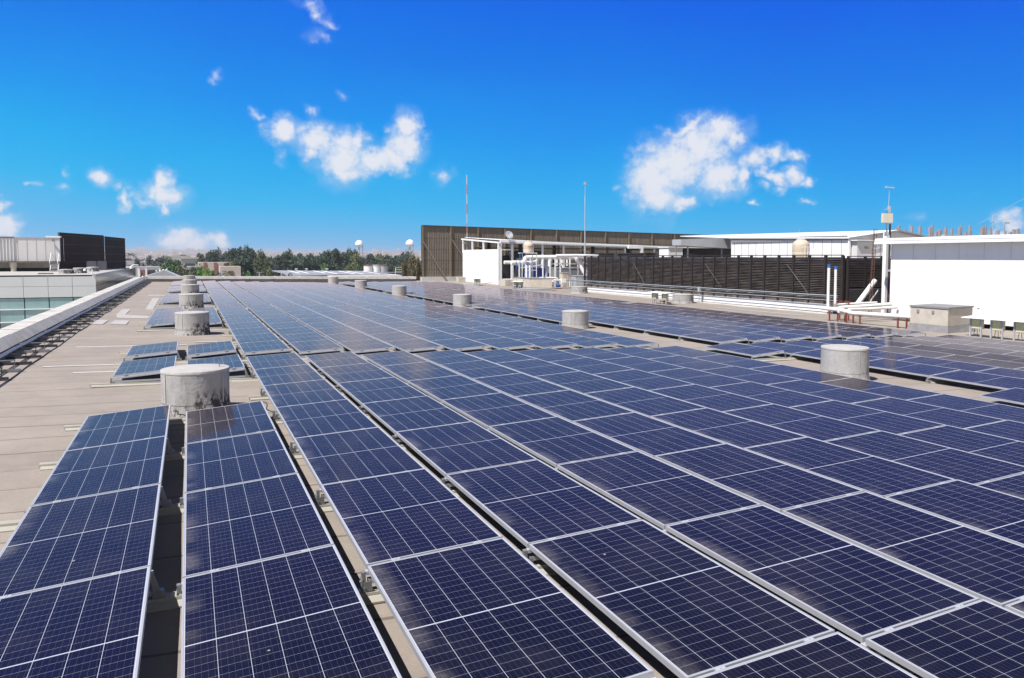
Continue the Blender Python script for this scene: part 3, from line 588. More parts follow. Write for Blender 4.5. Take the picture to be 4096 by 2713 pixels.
# ------------------------------------------------------------ back parapet
A_, B_ = (-3.8,77.0), (22.7,82.6)
def bp(s, o): # along, outward offset
    L_ = math.hypot(B_[0]-A_[0], B_[1]-A_[1]); ux_, uy_ = (B_[0]-A_[0])/L_, (B_[1]-A_[1])/L_
    return (A_[0]+ux_*s-uy_*o, A_[1]+uy_*s+ux_*o)
LL = math.hypot(B_[0]-A_[0], B_[1]-A_[1]); zt = lambda s: -1.72-.41*s/LL
t = thing('back_parapet', 'low grey parapet with long white coping blocks across the far roof edge', 'parapet', (9, 79.5, -2.5))
def bslab(s0, s1, o0, o1, z0, z1, g=0):
    c = [bp(s0,o0), bp(s1,o0), bp(s1,o1), bp(s0,o1)]; ss = (s0,s1,s1,s0)
    return MB().hexa([(p[0],p[1],zt(s)+z0) for p,s in zip(c,ss)], [(p[0],p[1],zt(s)+z1) for p,s in zip(c,ss)])
part('parapet_wall', bslab(0, LL, .08, .45, -1.0, -.22), mat('grey_block_wall', (.30,.28,.27), .9, 0, .2, 3), t)
s = 0; k = 0
while s < LL-.5:
    s1 = min(s+(4.4 if k == 0 else 2.42), LL); part('coping_block', bslab(s+.03, s1-.03, -.03+rs.uniform(-.01,.01), .5, -.26, 0+rs.uniform(-.012,.012)), mat('white_coping', (.80,.80,.78), .75, 0, .12, 2.5), t); s = s1; k += 1
# ------------------------------------------------------------ text marks
def text_mesh(parent, s, size, loc, rot, m, depth=.004):
    c = bpy.data.curves.new('t', 'FONT'); c.body = s; c.size = size; c.extrude = depth; c.align_x = 'CENTER'; c.shear = .25 if s[0] == 'R' else 0
    o = bpy.data.objects.new('t', c); sc.collection.objects.link(o)
    dg = bpy.context.evaluated_depsgraph_get(); me = bpy.data.meshes.new_from_object(o.evaluated_get(dg)); me.materials.clear(); me.materials.append(m)
    bpy.data.objects.remove(o)
    n = bpy.data.objects.new('lettering', me); sc.collection.objects.link(n); n.parent = parent
    n.location = Vector(loc)-OFF[parent.name]; n.rotation_euler = rot; OFF[n.name] = OFF[parent.name]; return n
# ------------------------------------------------------------ louvre screen on the white kerb
t = thing('white_kerb', 'low bright white kerb wall under the long dark louvre screen', 'kerb wall', (28.3, 41, -2.72))
part('kerb_wall', MB().box(28.2, 28.55, 28.2, 54.0, -2.62, -2.262), WHITE_W, t)
part('flashing', MB().hexa([(28.08,28.2,-2.80),(28.55,28.2,-2.80),(28.55,54,-2.80),(28.08,54,-2.80)], [(28.19,28.2,-2.655),(28.55,28.2,-2.655),(28.55,54,-2.625),(28.19,54,-2.625)]), CONC_L, t)
t = thing('louvre_screen', 'long dark brown louvre screen above the white kerb', 'louvre screen', (28.45, 41, -2.26))
ys = [53.85-1.098*i for i in range(25)]
for y in ys: part('post', MB().box(28.33, 28.46, y-.055, y+.055, -2.262, .115), BROWN, t)
part('top_rail', MB().box(28.38, 28.46, ys[-1], ys[0], .117, .16), BROWN, t)
def slats(x, ya, yb, n, z0, z1, seed):
    mb = MB(); r_ = random.Random(seed)
    for i in range(n):
        z = z0+(z1-z0)*(i+.5)/n; d = r_.uniform(-.006,.006)
        mb.hexa([(x-.040,ya,z-.016+d),(x-.036,ya,z-.022+d),(x-.036,yb,z-.022+d),(x-.040,yb,z-.016+d)], [(x+.035,ya,z+.022+d),(x+.039,ya,z+.016+d),(x+.039,yb,z+.016+d),(x+.035,yb,z+.022+d)])
    return mb
for i in range(24): part('slat_bay', slats(28.43, ys[i+1]+.056, ys[i]-.056, 25, -2.1, .06, i), BROWN_L, t)
part('shade_backing', MB().box(28.62, 28.66, ys[-1], ys[0], -2.262, .0), BLACK, t)  # black sheet added for the dark interior seen between the slats
for a, b_ in ((46.5,45.0),(38.2,36.6),(31.2,29.7)):
    part('brace_wire', MB().tube([(28.33,a,-.35),(28.33,b_,-1.75)], .004, 5), GREYL, t)
part('bottom_board', MB().box(28.40, 28.44, ys[-1]+.046, ys[0]-.046, -2.262, -2.115), BROWN_L, t)
# return screen
t = thing('return_louvre_screen', 'short dark louvre screen turning the corner behind the lattice mast', 'louvre screen', (31, 27.3, -2.3))
xs_ = [28.55, 29.65, 30.75, 31.85, 32.95]
for x in xs_: part('post', MB().box(x-.05, x+.05, 27.28, 27.38, -2.5, .06), BROWN, t)
for i in range(4):
    sl = slats(0, xs_[i]+.051, xs_[i+1]-.051, 17, -1.4, 0, 70+i); sl.v = [(y, 27.33+x, z) for x, y, z in sl.v]; sl.f = [f[::-1] for f in sl.f]; part('slat_bay', sl, BROWN_L, t)
    sl = slats(0, xs_[i]+.051, xs_[i+1]-.051, 13, -2.2, -1.45, 80+i); sl.v = [(y, 27.33+x, z) for x, y, z in sl.v]; sl.f = [f[::-1] for f in sl.f]; part('slat_bay', sl, mat('grey_louvre', (.13,.12,.12), .6), t)
part('shade_backing', MB().box(28.6, 33, 27.46, 27.5, -2.5, .0), BLACK, t)  # black sheet added here too, for the dark space behind
part('top_rail', MB().box(28.5, 33, 27.29, 27.37, .062, .10), BROWN, t)
# conduits along the kerb
t = thing('kerb_conduits', 'three thin grey conduits running in front of the dark louvres', 'conduit', (27.9, 40, -2.7))
for z, r_, x in ((-1.79,.022,27.88),(-1.86,.022,27.92),(-2.02,.016,27.90)):
    pts = [(x, y, z+.006*math.sin(y)) for y in [27.3+.9*i for i in range(33)]]; part('conduit', MB().tube(pts, r_, 8), GREYL, t, True)
for i in range(14): part('hanger', MB().box(27.93,28.36,28.1+1.9*i,28.13+1.9*i,-1.93,-1.90), GREYL, t)
part('junction_box', MB().box(27.8,27.94,38.03,38.2,-2.04,-1.74).tube([(27.86,38.1,-1.9),(27.86,38.1,-2.6),(27.8,38.15,-2.68),(27.6,38.6,-2.7)],.02,8), GREYL, t)
# green cable-box stands
def boxstand(x, ys_, label, roof=True, top=-2.15, seed=0, xr=.35):
    zb = zr(x, ys_[0]); t = thing('cable_box_stand', label, 'cable box stand', (x, sum(ys_)/len(ys_), zb), 'green cable boxes on grey stands')
    for y in ys_:
        b = part('cable_box', MB().box(x-.02,x+.16,y-.17,y+.17,zb+.27,zb+.62), GREENB, t); part('box_lid', MB().box(x-.032,x-.021,y-.15,y+.15,zb+.29,zb+.60), GREENB, b)
        for s_ in (-.2,.2): part('leg', MB().box(x-.05,x+.0,y+s_-.022,y+s_+.022,zb,zb+.64), ALU_D, t)
        for q_ in (-.08,0,.08): part('cable', MB().tube([(x+.05,y+q_,zb+.27),(x+.06,y+q_*1.5,zb+.12),(x+.12,y+q_*2,zb+.02)], .009, 5), CABLE, t)
    if roof: part('canopy', MB().slab([(x-.22,min(ys_)-.42,zb+.66),(x+.35,min(ys_)-.42,zb+.70),(x+.35,max(ys_)+.42,zb+.70),(x-.22,max(ys_)+.42,zb+.66)], .022), WHITE, t)
boxstand(24.75, [17.92,17.16,16.35], 'row of green cable boxes under a long white lid before the white wall')
boxstand(24.85, [38.35,37.3], 'two green cable boxes on stands in front of the white kerb')
boxstand(24.85, [59.6,58.6], 'two green cable boxes under a white lid left of the concrete chamber')
boxstand(24.65, [68.9,68.1], 'small far pair of green cable boxes before the white sheet panel')
# concrete chambers
def chamber(x0,x1,y0,y1,zt_,label,dx=0,handles=True):
    zb = zr(x0,y0)-.03; t = thing('concrete_chamber', label, 'concrete chamber', ((x0+x1)/2,(y0+y1)/2,zb))
    sk = .04
    def hx(e, z0, z1, e2=None):
        e2 = e if e2 is None else e2
        c = lambda e_,z: [(x0-e_,y0-e_,z),(x1+e_,y0-e_+dx,z),(x1+e_,y1+e_+dx,z),(x0-e_,y1+e_,z)]
        return MB().hexa(c(e,z0),c(e2,z1))
    part('chamber_wall', hx(0, zb+.28, zt_), CONC, t); part('base_flashing', hx(.10, zb, zb+.30, .012), mat('grey_bitumen', (.27,.26,.27), .8, 0, .15, 5, bump=.4), t)
    part('lid', hx(.03, zt_+.002, zt_+.055), mat('lid_edge', (.27,.27,.28), .7), t)
    if handles:
        for f_ in (.35,.75): part('hatch_handle', MB().box(x0-.03,x0-.003,y0+(y1-y0)*f_,y0+(y1-y0)*f_+.10,zt_-.2,zt_-.09), GREY, t)
    return t
chamber(24.85,26.62,19.1,20.7,-1.83,'beige concrete chamber with grey lid before the large white wall', .35)
chamber(24.98,26.55,56.9,60.4,-1.72,'far beige concrete chamber left of the white pumps pipes', -.9)
solo('concrete_block', MB().box(26.6,27.9,66.2,67.6,-2.75,-2.08), CONC, 'grey concrete block beside the foot of the white open frame', 'concrete block')
solo('concrete_block', MB().box(26.2,27.0,78.6,79.4,-2.8,-2.12), CONC, 'small concrete block at the left foot of the white sheet panel', 'concrete block')
# foreground pipework beside the right building
t = thing('pipe_rack', 'white lagged pipes on red steel legs beside the white building corner', 'pipework', (25, 23, -2.7))
def pipe(pts, r_, m_=PIPEW, seg=3, par=None, nm='pipe'):
    # round the corners
    P_ = [Vector(p) for p in pts]; o_ = [P_[0]]
    for i in range(1, len(P_)-1):
        a, b_, c = P_[i-1], P_[i], P_[i+1]; q = min(r_*2.2, (b_-a).length*.45, (c-b_).length*.45)
        p1 = b_+(a-b_).normalized()*q; p2 = b_+(c-b_).normalized()*q
        for k in range(seg+1): s_ = k/seg; o_.append(p1*(1-s_)**2+b_*2*s_*(1-s_)+p2*s_**2)
    o_.append(P_[-1]); return part(nm, MB().tube(o_, r_, 12), m_, par, True)
pipe([(25.05,25.04,-.42),(25.05,25.04,-2.1),(25.05,25.04,-2.16),(25.3,25.3,-2.18)], .062, par=t); part('blue_cap', MB().tube([(25.05,25.04,-.42),(25.05,25.04,-.27)], .066, 12), BLUEC, t)
pipe([(25.1,24.7,-.48),(25.1,24.7,-2.0),(26.0,24.9,-2.0),(28.1,25.2,-2.0)], .055, par=t); part('blue_cap', MB().tube([(25.1,24.7,-.48),(25.1,24.7,-.34)], .060, 12), BLUEC, t)
pipe([(25.0,25.35,-2.17),(25.0,24.2,-2.19),(25.0,23.7,-2.28),(25.0,19.9,-2.22),(25.3,19.72,-2.22)], .085, par=t)
pipe([(25.12,24.5,-2.33),(25.12,24.0,-2.33),(25.12,20.0,-2.33)], .06, par=t)
pipe([(25.0,24.35,-2.30),(25.0,24.35,-2.10),(26.2,24.4,-2.08),(28.25,24.5,-2.03)], .08, par=t)
pipe([(25.05,23.9,-2.30),(25.05,23.9,-2.14),(26.2,23.95,-2.16),(28.1,24.1,-2.14)], .06, par=t)
for (x, y) in ((24.95,24.84),(25.02,24.45),(24.92,23.88),(25.5,24.5),(24.96,23.55),(24.96,23.2),(24.97,21.35),(24.97,20.95),(24.97,20.65)):
    part('leg', MB().box(x-.025,x+.025,y-.025,y+.025,zr(25,y)-.01,-2.27), RED, t)
part('pipe_frame', MB().bar((25.9,25.2,-2.7),(25.9,25.2,-1.88),.05).bar((25.9,24.7,-2.7),(25.9,24.7,-1.88),.05).bar((25.9,24.65,-1.88),(25.9,25.25,-1.88),.05), RED, t)
solo('floor_conduit', MB().tube([(25.6,27.0,-2.63),(25.5,31,-2.64),(25.5,33.5,-2.64)], .02, 8), GREYL, 'thin grey conduit lying on the roof before the white kerb', 'conduit')
solo('floor_conduit', MB().tube([(25.1,37,-2.60),(25.6,38.9,-2.6),(26.4,39.2,-2.6)], .03, 8), RED, 'rusty pipe on the roof beside the wide drum', 'conduit')
solo('floor_conduit', MB().tube([(24.2,57.3,-2.55),(24.8,56.2,-2.5),(26.2,55.6,-2.45),(28,55.5,-2.4)], .035, 8), GREYL, 'grey pipe running low past the far chamber', 'conduit')
solo('floor_conduit', MB().tube([(24.1,71,-2.6),(25.3,70,-2.6),(26.9,70.4,-2.45)], .03, 8), GREYL, 'thin white hose on the roof before the sheet panel', 'conduit')
# ------------------------------------------------------------ right white building
t = thing('white_plant_building', 'large white sheet-clad building with overhanging eave at the right edge', 'building', (32, 17, -2.7))
part('wall', MB().box(28.2, 44, 4, 24.58, -2.56, .70), WHITE_W, t)
sm = MB()
for y in [24.5-1.075*i for i in range(19)]: sm.box(28.192, 28.199, y-.004, y+.004, -2.55, .62)
part('panel_seam', sm, mat('seam_grey', (.60,.60,.62), .6), t)
rb_ = MB()
for i in range(90): y = 24.4-.215*i; rb_.box(28.194, 28.199, y-.02, y+.02, -2.55, .62)
part('base_gap_shade', MB().box(28.5, 43.8, 4, 24.3, -2.8, -2.57), BLACK, t)  # black box in place of the shaded gap below the wall
part('roof', MB().hexa([(27.83,3.8,.66),(36,3.8,.66),(36,25.1,.66),(27.83,25.1,.66)], [(27.83,3.8,.865),(36,3.8,1.15),(36,25.1,1.15),(27.83,25.1,.865)]), WHITE, t)
part('gutter', MB().box(27.76, 27.829, 3.8, 25.12, .62, .74).box(27.78,27.829,3.8,25.1,.76,.86), WHITE, t)
fx = MB()
for i in range(8): y = 22.3-1.9*i; fx.box(28.17,28.2,y-.1,y,-1.95,-1.93)
for y in [4.5+2.0*i for i in range(10)]: fx.box(28.15,28.22,y,y+.3,-2.62,-2.56)
part('base_bracket', fx, WHITE, t)
# mast group at its corner
t = thing('mast_post', 'white square post with brown pole at the corner of the white building', 'post', (29.0, 25.6, -2.7))
part('post', MB().box(28.93,29.09,25.5,25.68,-2.7,1.18), WHITE, t); part('pole', MB().tube([(29.2,25.55,-2.6),(29.2,25.55,1.56)], .045, 10), RUST, t)
part('bracket', MB().box(29.09,29.3,25.5,25.6,-.62,-.52).box(28.98,29.24,25.5,25.6,.62,.70).bar((29.02,25.5,1.18),(29.2,25.5,.75),.03), WHITE, t)
t = thing('panel_antenna', 'cream square panel antenna on a pole above the white post', 'antenna', (28.85, 25.5, 1.18))
part('radome', MB().box(28.55,29.15,25.36,25.48,1.60,2.02), TAN, t); part('pole', MB().tube([(28.99,25.54,1.18),(28.99,25.54,2.1)], .03, 8), GREYL, t)
part('camera', MB().box(29.0,29.1,25.45,25.55,2.06,2.36).bar((28.78,25.5,2.22),(29.0,25.5,2.2),.035), GREYL, t)
t = thing('whip_antenna', 'tall thin pole with a flat bar on top beside the cream antenna', 'antenna', (29.35,25.7,.8))
part('pole', MB().tube([(29.19,25.7,.9),(29.21,25.7,2.0),(29.27,25.7,3.22)], .012, 6), GREYL, t); part('top_bar', MB().box(29.0,29.55,25.66,25.74,3.20,3.25).bar((29.02,25.7,3.26),(29.1,25.7,3.26),.04), GREYL, t)
t = thing('lattice_mast', 'thin rusty lattice mast leaning by the white post', 'mast', (28.75,25.9,-2.7))
b = MB(); pa = [(28.42,25.9),(28.56,25.9),(28.49,26.02)]
for p in pa: b.tube([(p[0]+.0,p[1],-2.7),(p[0]+.22,p[1],1.35)], .012, 5)
for i in range(22):
    z = -2.6+.17*i; s_ = (z+2.7)/4.05*.22
    for a in range(3): p, q = pa[a], pa[(a+1)%3]; b.tube([(p[0]+s_,p[1],z),(q[0]+s_,q[1],z+.17)], .006, 4)
part('lattice', b, RUST, t)
t = thing('large_lagged_pipe', 'fat white lagged pipe slanting up behind the lattice mast', 'pipe', (29,26.3,-2.4))
part('pipe', MB().tube([(28.1,26.4,-2.25),(29.3,26.4,-1.05)], .115, 14), PIPEW, t, True)
part('thin_pipe', MB().tube([(28.55,26.2,-2.3),(29.3,26.2,-1.5)], .035, 8), GREYL, t, True)
# ------------------------------------------------------------ second white building behind the louvres
t = thing('gabled_white_building', 'white gabled sheet building behind the dark louvres with grey fascia', 'building', (44, 44, -2.7))
part('wall', MB().hexa([(40,38.3,-2.7),(48.6,38.3,-2.7),(48.6,50.5,-2.7),(40,50.5,-2.7)], [(40,38.3,1.25),(48.6,38.3,1.25),(48.6,50.5,1.25),(40,50.5,1.25)]), WHITE_W, t)
part('gable_wall', MB().add([(40.0,38.29,1.2),(48.6,38.29,1.2),(48.6,38.29,1.22),(44.4,38.29,1.84),(40.0,38.29,1.26),(40.0,38.6,1.2),(48.6,38.6,1.2),(48.6,38.6,1.22),(44.4,38.6,1.84),(40.0,38.6,1.26)], [(0,1,2,3,4),(9,8,7,6,5),(0,5,6,1),(1,6,7,2),(2,7,8,3),(3,8,9,4),(4,9,5,0)]), OFFW, t)
part('fascia', MB().hexa([(39.9,38.4,1.22),(39.99,38.4,1.22),(39.99,50.4,1.22),(39.9,50.4,1.22)], [(39.9,38.4,1.50),(39.99,38.4,1.50),(39.99,50.4,1.60),(39.9,50.4,1.60)]), GREY, t)
part('roof', MB().slab([(39.8,38.1,1.36),(44.4,38.1,1.93),(44.4,64,2.16),(39.8,50.6,1.64)], .07).slab([(44.4,38.1,1.93),(48.9,38.1,1.30),(48.9,64,1.5),(44.4,64,2.16)], .07), WHITE, t)
part('verge_trim', MB().bar((39.8,38.05,1.30),(44.4,38.05,1.88),.05,.09).bar((44.4,38.05,1.88),(48.9,38.05,1.25),.05,.09), GREY, t)
sm = MB()
for i in range(14): y = 38.9+.86*i; sm.box(39.975,39.998,y-.015,y+.015,0,1.2)
for i in range(10): x = 40.5+.8*i; sm.box(x-.015,x+.015,38.262,38.284,0,1.25)
part('panel_seam', sm, mat('seam_grey2', (.45,.42,.40), .6), t)
part('corner_post', MB().box(39.9,40.05,38.15,38.26,-.2,1.3), WHITE, t)
b = part('porch_box', MB().box(40.15,41.5,37.7,38.25,-.2,1.13), OFFW, t); part('sign', MB().box(40.95,41.15,37.66,37.69,.62,.78), mat('yellow_sign', (.55,.45,.03), .5), b); part('sign', MB().box(40.82,40.94,37.66,37.69,.62,.78), GREY, b)
part('porch_roof', MB().box(39.95,41.7,37.5,38.25,1.14,1.2), WHITE, t)
t = thing('air_duct', 'long pale grey sheet metal duct beside the gabled white building', 'duct', (38.5,52,.8))
part('duct', MB().hexa([(36.0,51.8,1.0),(40.9,51.8,.78),(40.9,53,.78),(36.0,53,1.0)], [(36.0,51.8,1.47),(40.9,51.8,1.68),(40.9,53,1.68),(36.0,53,1.47)]), GREYL, t)
part('outlet', MB().box(40.905,41.03,51.7,53,.77,1.68).box(41.75,41.85,51.7,53,.77,1.68).box(41.04,41.74,51.7,53,1.62,1.68), WHITE, t); part('opening', MB().box(41.04,41.74,52.0,52.9,.78,1.61), BLACK, t)
for x_ in (36.8,40.2): part('support', MB().box(x_,x_+.1,52,52.1,-2.7,.9), GREY, t)
solo('side_cabinet', MB().box(41.0,41.5,59.6,60.4,1.25,1.55).box(41.1,41.4,59.8,60.2,1.1,1.25).bar((41.2,60,-2.6),(41.2,60,1.12),.06), GREY, 'small grey box at the left end of the long duct', 'box')
solo('white_shed', MB().box(41.3,42.9,61.4,63,-2.7,.95).box(41.2,43.0,61.3,63.1,.951,1.02), WHITE_W, 'white shed wall below the duct behind the louvres', 'shed')
solo('dark_plant_room', MB().box(43.1,52,61.4,66,-2.7,.85).box(43.0,52.1,61.3,66.1,.851,.93), BROWN, 'dark plant room below the canopy behind the louvres', 'shed')
def tank(x, y, zb, r_, h, label, mark=None, stand=True):
    t = thing('water_tank', label, 'water tank', (x,y,zb)); a = part('tank_body', MB().lathe([(r_*.97,0),(r_,.05),(r_,h*.25),(r_*.985,h*.27),(r_,h*.3),(r_,h*.66),(r_*.97,h*.74),(r_*.75,h*.86),(r_*.55,h*.92)], (x,y,zb), 28), CREAM, t, True)
    part('tank_lid', MB().lathe([(r_*.56,h*.915),(r_*.56,h*.97),(r_*.4,h)], (x,y,zb), 20), CREAM, t, True)
    if mark:
        text_mesh(t, mark, .15, (x-.02, y-r_-.008, zb+h*.48), (R(90), R(-10), 0), BLACK)
    return t
tank(26.25, 60.0, .40, .46, 1.0, 'cream plastic water tank with black script on a white stand', 'Rotoplas')
t = thing('tank_stand', 'white steel stand with ladder rungs under the cream tank', 'stand', (26.2,60,-2.7))
for x_, y_ in ((25.85,59.6),(26.78,59.6),(25.85,60.4),(26.78,60.4)): part('leg', MB().bar((x_+(.04 if x_>26.5 else -.04),y_,-2.7),(x_,y_,.33),.055), WHITE, t)
part('deck', MB().box(25.5,26.85,59.5,60.5,.335,.395), WHITE, t); part('rung', MB().box(25.84,26.78,59.58,59.62,-1.1,-1.05), WHITE, t)
part('handrail', MB().box(25.35,25.9,59.5,59.54,.30,.33), BLUEC, t)
solo('blue_pipe', MB().tube([(25.7,59.4,.36),(25.2,59.4,.36),(25.2,59.4,-.75)], .035, 8).tube([(24.85,59.4,-.3),(24.85,59.4,-1.0)], .035, 8), BLUEC, 'thin blue pipe bent down from the cream tank stand', 'pipe')
t2 = tank(37.48, 40, .05, .56, 1.24, 'cream domed water tank above the dark louvres before the white wall')
t = thing('ladder_cage', 'white tubular rails standing in front of the domed cream tank', 'rail', (37.2,39,.1))
part('rail', MB().tube([(36.9,39,-.3),(36.9,39,.78),(37.15,39,.78),(37.15,39,-.3)],.025,6).tube([(37.45,39,-.3),(37.45,39,.78),(37.62,39,.78),(37.62,39,-.3)],.025,6).tube([(36.6,39,.7),(37.6,39,.72)],.018,6), WHITE, t)
# ------------------------------------------------------------ far plant yard: canopy, sheet panel, pipes
def zc(x): return 1.69-.0262*(x-28.7)
t = thing('plant_canopy', 'long white flat canopy roof over the pipework before the brown wall', 'canopy', (41,75,-2.7))
part('canopy_roof', MB().hexa([(27.6,70.0,zc(27.6)-.05),(56,70.0,zc(56)-.05),(56,80.5,zc(56)+.1),(27.6,80.5,zc(27.6)+.42)], [(27.6,70.0,zc(27.6)-.004),(56,70.0,zc(56)-.004),(56,80.5,zc(56)+.16),(27.6,80.5,zc(27.6)+.48)]), WHITE, t)
part('fascia', MB().hexa([(27.55,69.8,zc(27.6)-.33),(56,69.8,zc(56)-.20),(56,69.99,zc(56)-.20),(27.55,69.99,zc(27.6)-.33)], [(27.55,69.8,zc(27.6)),(56,69.8,zc(56)),(56,69.99,zc(56)),(27.55,69.99,zc(27.6))]), WHITE, t)
part('bottom_trim', MB().hexa([(27.55,69.74,zc(27.6)-.36),(56,69.74,zc(56)-.23),(56,69.79,zc(56)-.23),(27.55,69.79,zc(27.6)-.36)], [(27.55,69.74,zc(27.6)-.22),(56,69.74,zc(56)-.12),(56,69.79,zc(56)-.12),(27.55,69.79,zc(27.6)-.22)]), GREYL, t)
for x in (32.16,34.5,36.92,41.68,43.6,45.29,48.81,52.32): part('column', MB().hexa([(x-.11,69.95,-2.7),(x+.11,69.95,-2.7),(x+.11,70.15,-2.7),(x-.11,70.15,-2.7)], [(x-.09,69.95,zc(x)-.34),(x+.05,69.95,zc(x)-.34),(x+.05,70.15,zc(x)-.34),(x-.09,70.15,zc(x)-.34)]), WHITE, t)
for x in (29.7,33.4,37.6,42.5,47.2): part('column', MB().box(x-.15,x+.15,78.5,78.8,-2.7,zc(x)+.2), BROWN, t)
part('cross_member', MB().box(28,56,78.4,78.5,.95,1.05), BROWN, t)
part('cable_tray', MB().tube([(28.5,71,.96),(44,71,.82),(55,71,.68)], .035, 6).tube([(28.5,71,.85),(44,71,.72),(55,71,.58)], .02, 6), DARKM, t)
part('drop_box', MB().box(41.8,43.6,69.5,69.75,.95,1.25).box(43.3,43.6,69.5,69.75,-.6,.95), WHITE, t)
t = thing('sheet_enclosure', 'tall white sheet panel and open white frame left of the pipework', 'enclosure', (28,75,-2.7))
part('sheet_panel', MB().hexa([(27.5,70.4,-2.68),(27.6,70.4,-2.68),(27.6,81,-2.78),(27.5,81,-2.78)], [(27.5,70.4,.80),(27.6,70.4,.80),(27.6,81,.80),(27.5,81,.80)]), WHITE_W, t)
for y, zt_ in ((81,2.0),(77.9,1.84),(74.5,1.66),(70.3,1.40)): part('post', MB().box(27.48,27.62,y-.1,y+.1,-2.7 if y < 71 else .5,zt_), WHITE, t)
part('side_beam', MB().hexa([(27.46,70,1.36),(27.6,70,1.36),(27.6,81.4,1.92),(27.46,81.4,1.92)], [(27.46,70,1.5),(27.6,70,1.5),(27.6,81.4,2.08),(27.46,81.4,2.08)]), WHITE, t)
part('post', MB().box(28.85,29.08,70.2,70.35,-2.62,1.45), WHITE, t); part('post', MB().box(27.66,27.86,70.2,70.35,-2.62,1.45), WHITE, t)
for z in (1.36,.68,-2.22): part('rail', MB().box(27.86,28.85,70.22,70.32,z,z+.14), WHITE, t)
solo('dark_machine', MB().box(28.7,31.2,72.6,75,-2.7,-.4).hexa([(28.9,73,-.4),(31.0,73,-.4),(31.0,75,-.4),(28.9,75,-.4)],[(29.4,73.6,.2),(30.4,73.6,.2),(30.4,75,.2),(29.4,75,.2)]), DARKM, 'dark machine inside the open white frame', 'machine')
# dish
t = thing('satellite_dish', 'pale round satellite dish on the left end of the canopy', 'satellite dish', (28.4,70.0,1.7))
pr = [(.02,-.10),(.15,-.085),(.28,-.045),(.42,.0),(.425,.012),(.28,-.03),(.02,-.08)]
b = MB(); b.lathe([(r_,z) for r_,z in pr[:4]]+[(.42,.02),(.28,-.02),(.02,-.07)], (0,0,0), 28)
rotm = Matrix.Rotation(R(8),3,'Z') @ Matrix.Rotation(R(62),3,'X')
b.v = [tuple(rotm @ Vector(p)+Vector((28.42,69.7,2.2))) for p in b.v]; part('reflector', b, mat('dish_grey', (.50,.52,.56), .5, 0, .05, 3), t, True)
part('feed_arm', MB().tube([(28.5,69.6,1.95),(28.62,69.2,2.1)], .02, 5), GREY, t); part('mount', MB().tube([(28.35,69.9,1.6),(28.35,69.9,2.15)], .04, 6), GREY, t)
text_mesh(t, 'SKY', .17, (28.38, 69.50, 2.33), (R(62),0,R(8)), BLUEC)
# pipework at y ~ 62
t = thing('overhead_pipework', 'thick white lagged pipes carried overhead behind the far chamber', 'pipework', (29,61.5,-2.7))
pipe([(25.4,61.8,-.47),(26.6,61.8,-.47),(26.72,61.8,0),(30,61.8,.02),(33.6,61.8,.0)], .20, par=t, seg=5)
pipe([(24.9,62.2,-.44),(27.4,62.2,-.46),(28.0,62.2,-.40),(28.1,62.2,-.1)], .15, par=t, seg=5)
pipe([(26.6,62.6,-.46),(28.3,62.6,-.46)], .1, par=t)
pipe([(29.4,61.2,.15),(31.6,61.2,.18),(33.6,61.2,.12)], .13, par=t)
pipe([(31.5,61.6,.05),(32.75,61.0,-2.35)], .165, par=t); pipe([(32.1,62.2,.05),(33.3,61.8,-2.0)], .16, par=t)
pipe([(28.9,62.0,0),(28.85,62.0,-.55),(28.85,62,-1.7)], .12, m_=GREYL, par=t); pipe([(29.3,62.4,0),(29.3,62.4,-.8)], .11, par=t)
for x in (30.2,30.7,31.2,29.6): part('branch_pipe', MB().tube([(x,62.6,0),(x,62.6,-.75)], .10, 10), PIPEW, t, True)
for x, z in ((26.05,-.55),(26.65,-.55),(27.1,-.1),(28.3,-.1),(29.0,-.1),(29.5,-.1),(30.0,-.1),(30.95,-.1),(31.75,-.6)): part('post', MB().box(x-.045,x+.045,61.5,61.6,-2.68,z), WHITE, t)
part('cross_beam', MB().box(29.3,33,61.7,61.8,-.62,-.5).box(30.4,33,60.9,61.0,-1.95,-1.88), GREYL, t)
t = thing('riser_pipes', 'pair of white pipes with blue collars standing on the far chamber', 'pipe', (25.6,58.5,-1.7))
for x in (25.42,25.68): part('riser', MB().tube([(x,58.5,-1.68),(x,58.5,-.62)], .07, 10), PIPEW, t, True); part('blue_collar', MB().tube([(x,58.5,-.62),(x,58.5,-.48)], .078, 10), BLUEC, t)
t = thing('pump_set', 'white pump pipes above red pump bases right of the far chamber', 'pump', (28,60,-2.7))
pipe([(27.1,60,-2.45),(27.1,60,-1.75),(28.5,60,-1.75),(29.0,60,-1.85)], .085, par=t); pipe([(26.9,59.6,-2.1),(27.6,59.6,-2.1),(28.4,59.6,-2.08),(28.5,59.6,-2.3)], .09, par=t); pipe([(27.8,59.8,-2.4),(27.8,59.8,-1.78)], .08, par=t); pipe([(28.2,59.3,-1.95),(29.0,59.3,-1.95)], .07, par=t)
for x in (27.2,27.9,28.7): part('motor', MB().tube([(x-.2,59.3,-2.38),(x+.2,59.3,-2.38)], .12, 12), DARKM if x < 28.5 else BLUEC, t, True); part('pump_base', MB().box(x-.3,x+.3,59.1,59.6,-2.66,-2.52), RED, t)
part('control_box', MB().box(28.95,29.35,59.1,59.3,-2.15,-1.8), WHITE, t); part('blue_pipe', MB().tube([(28.8,58.6,-2.5),(29.8,58.4,-2.62)], .04, 6), BLUEC, t)
t = thing('blue_shelter', 'deep blue shelter with sloping lid behind the white posts', 'shelter', (28.5,65,-2.7))
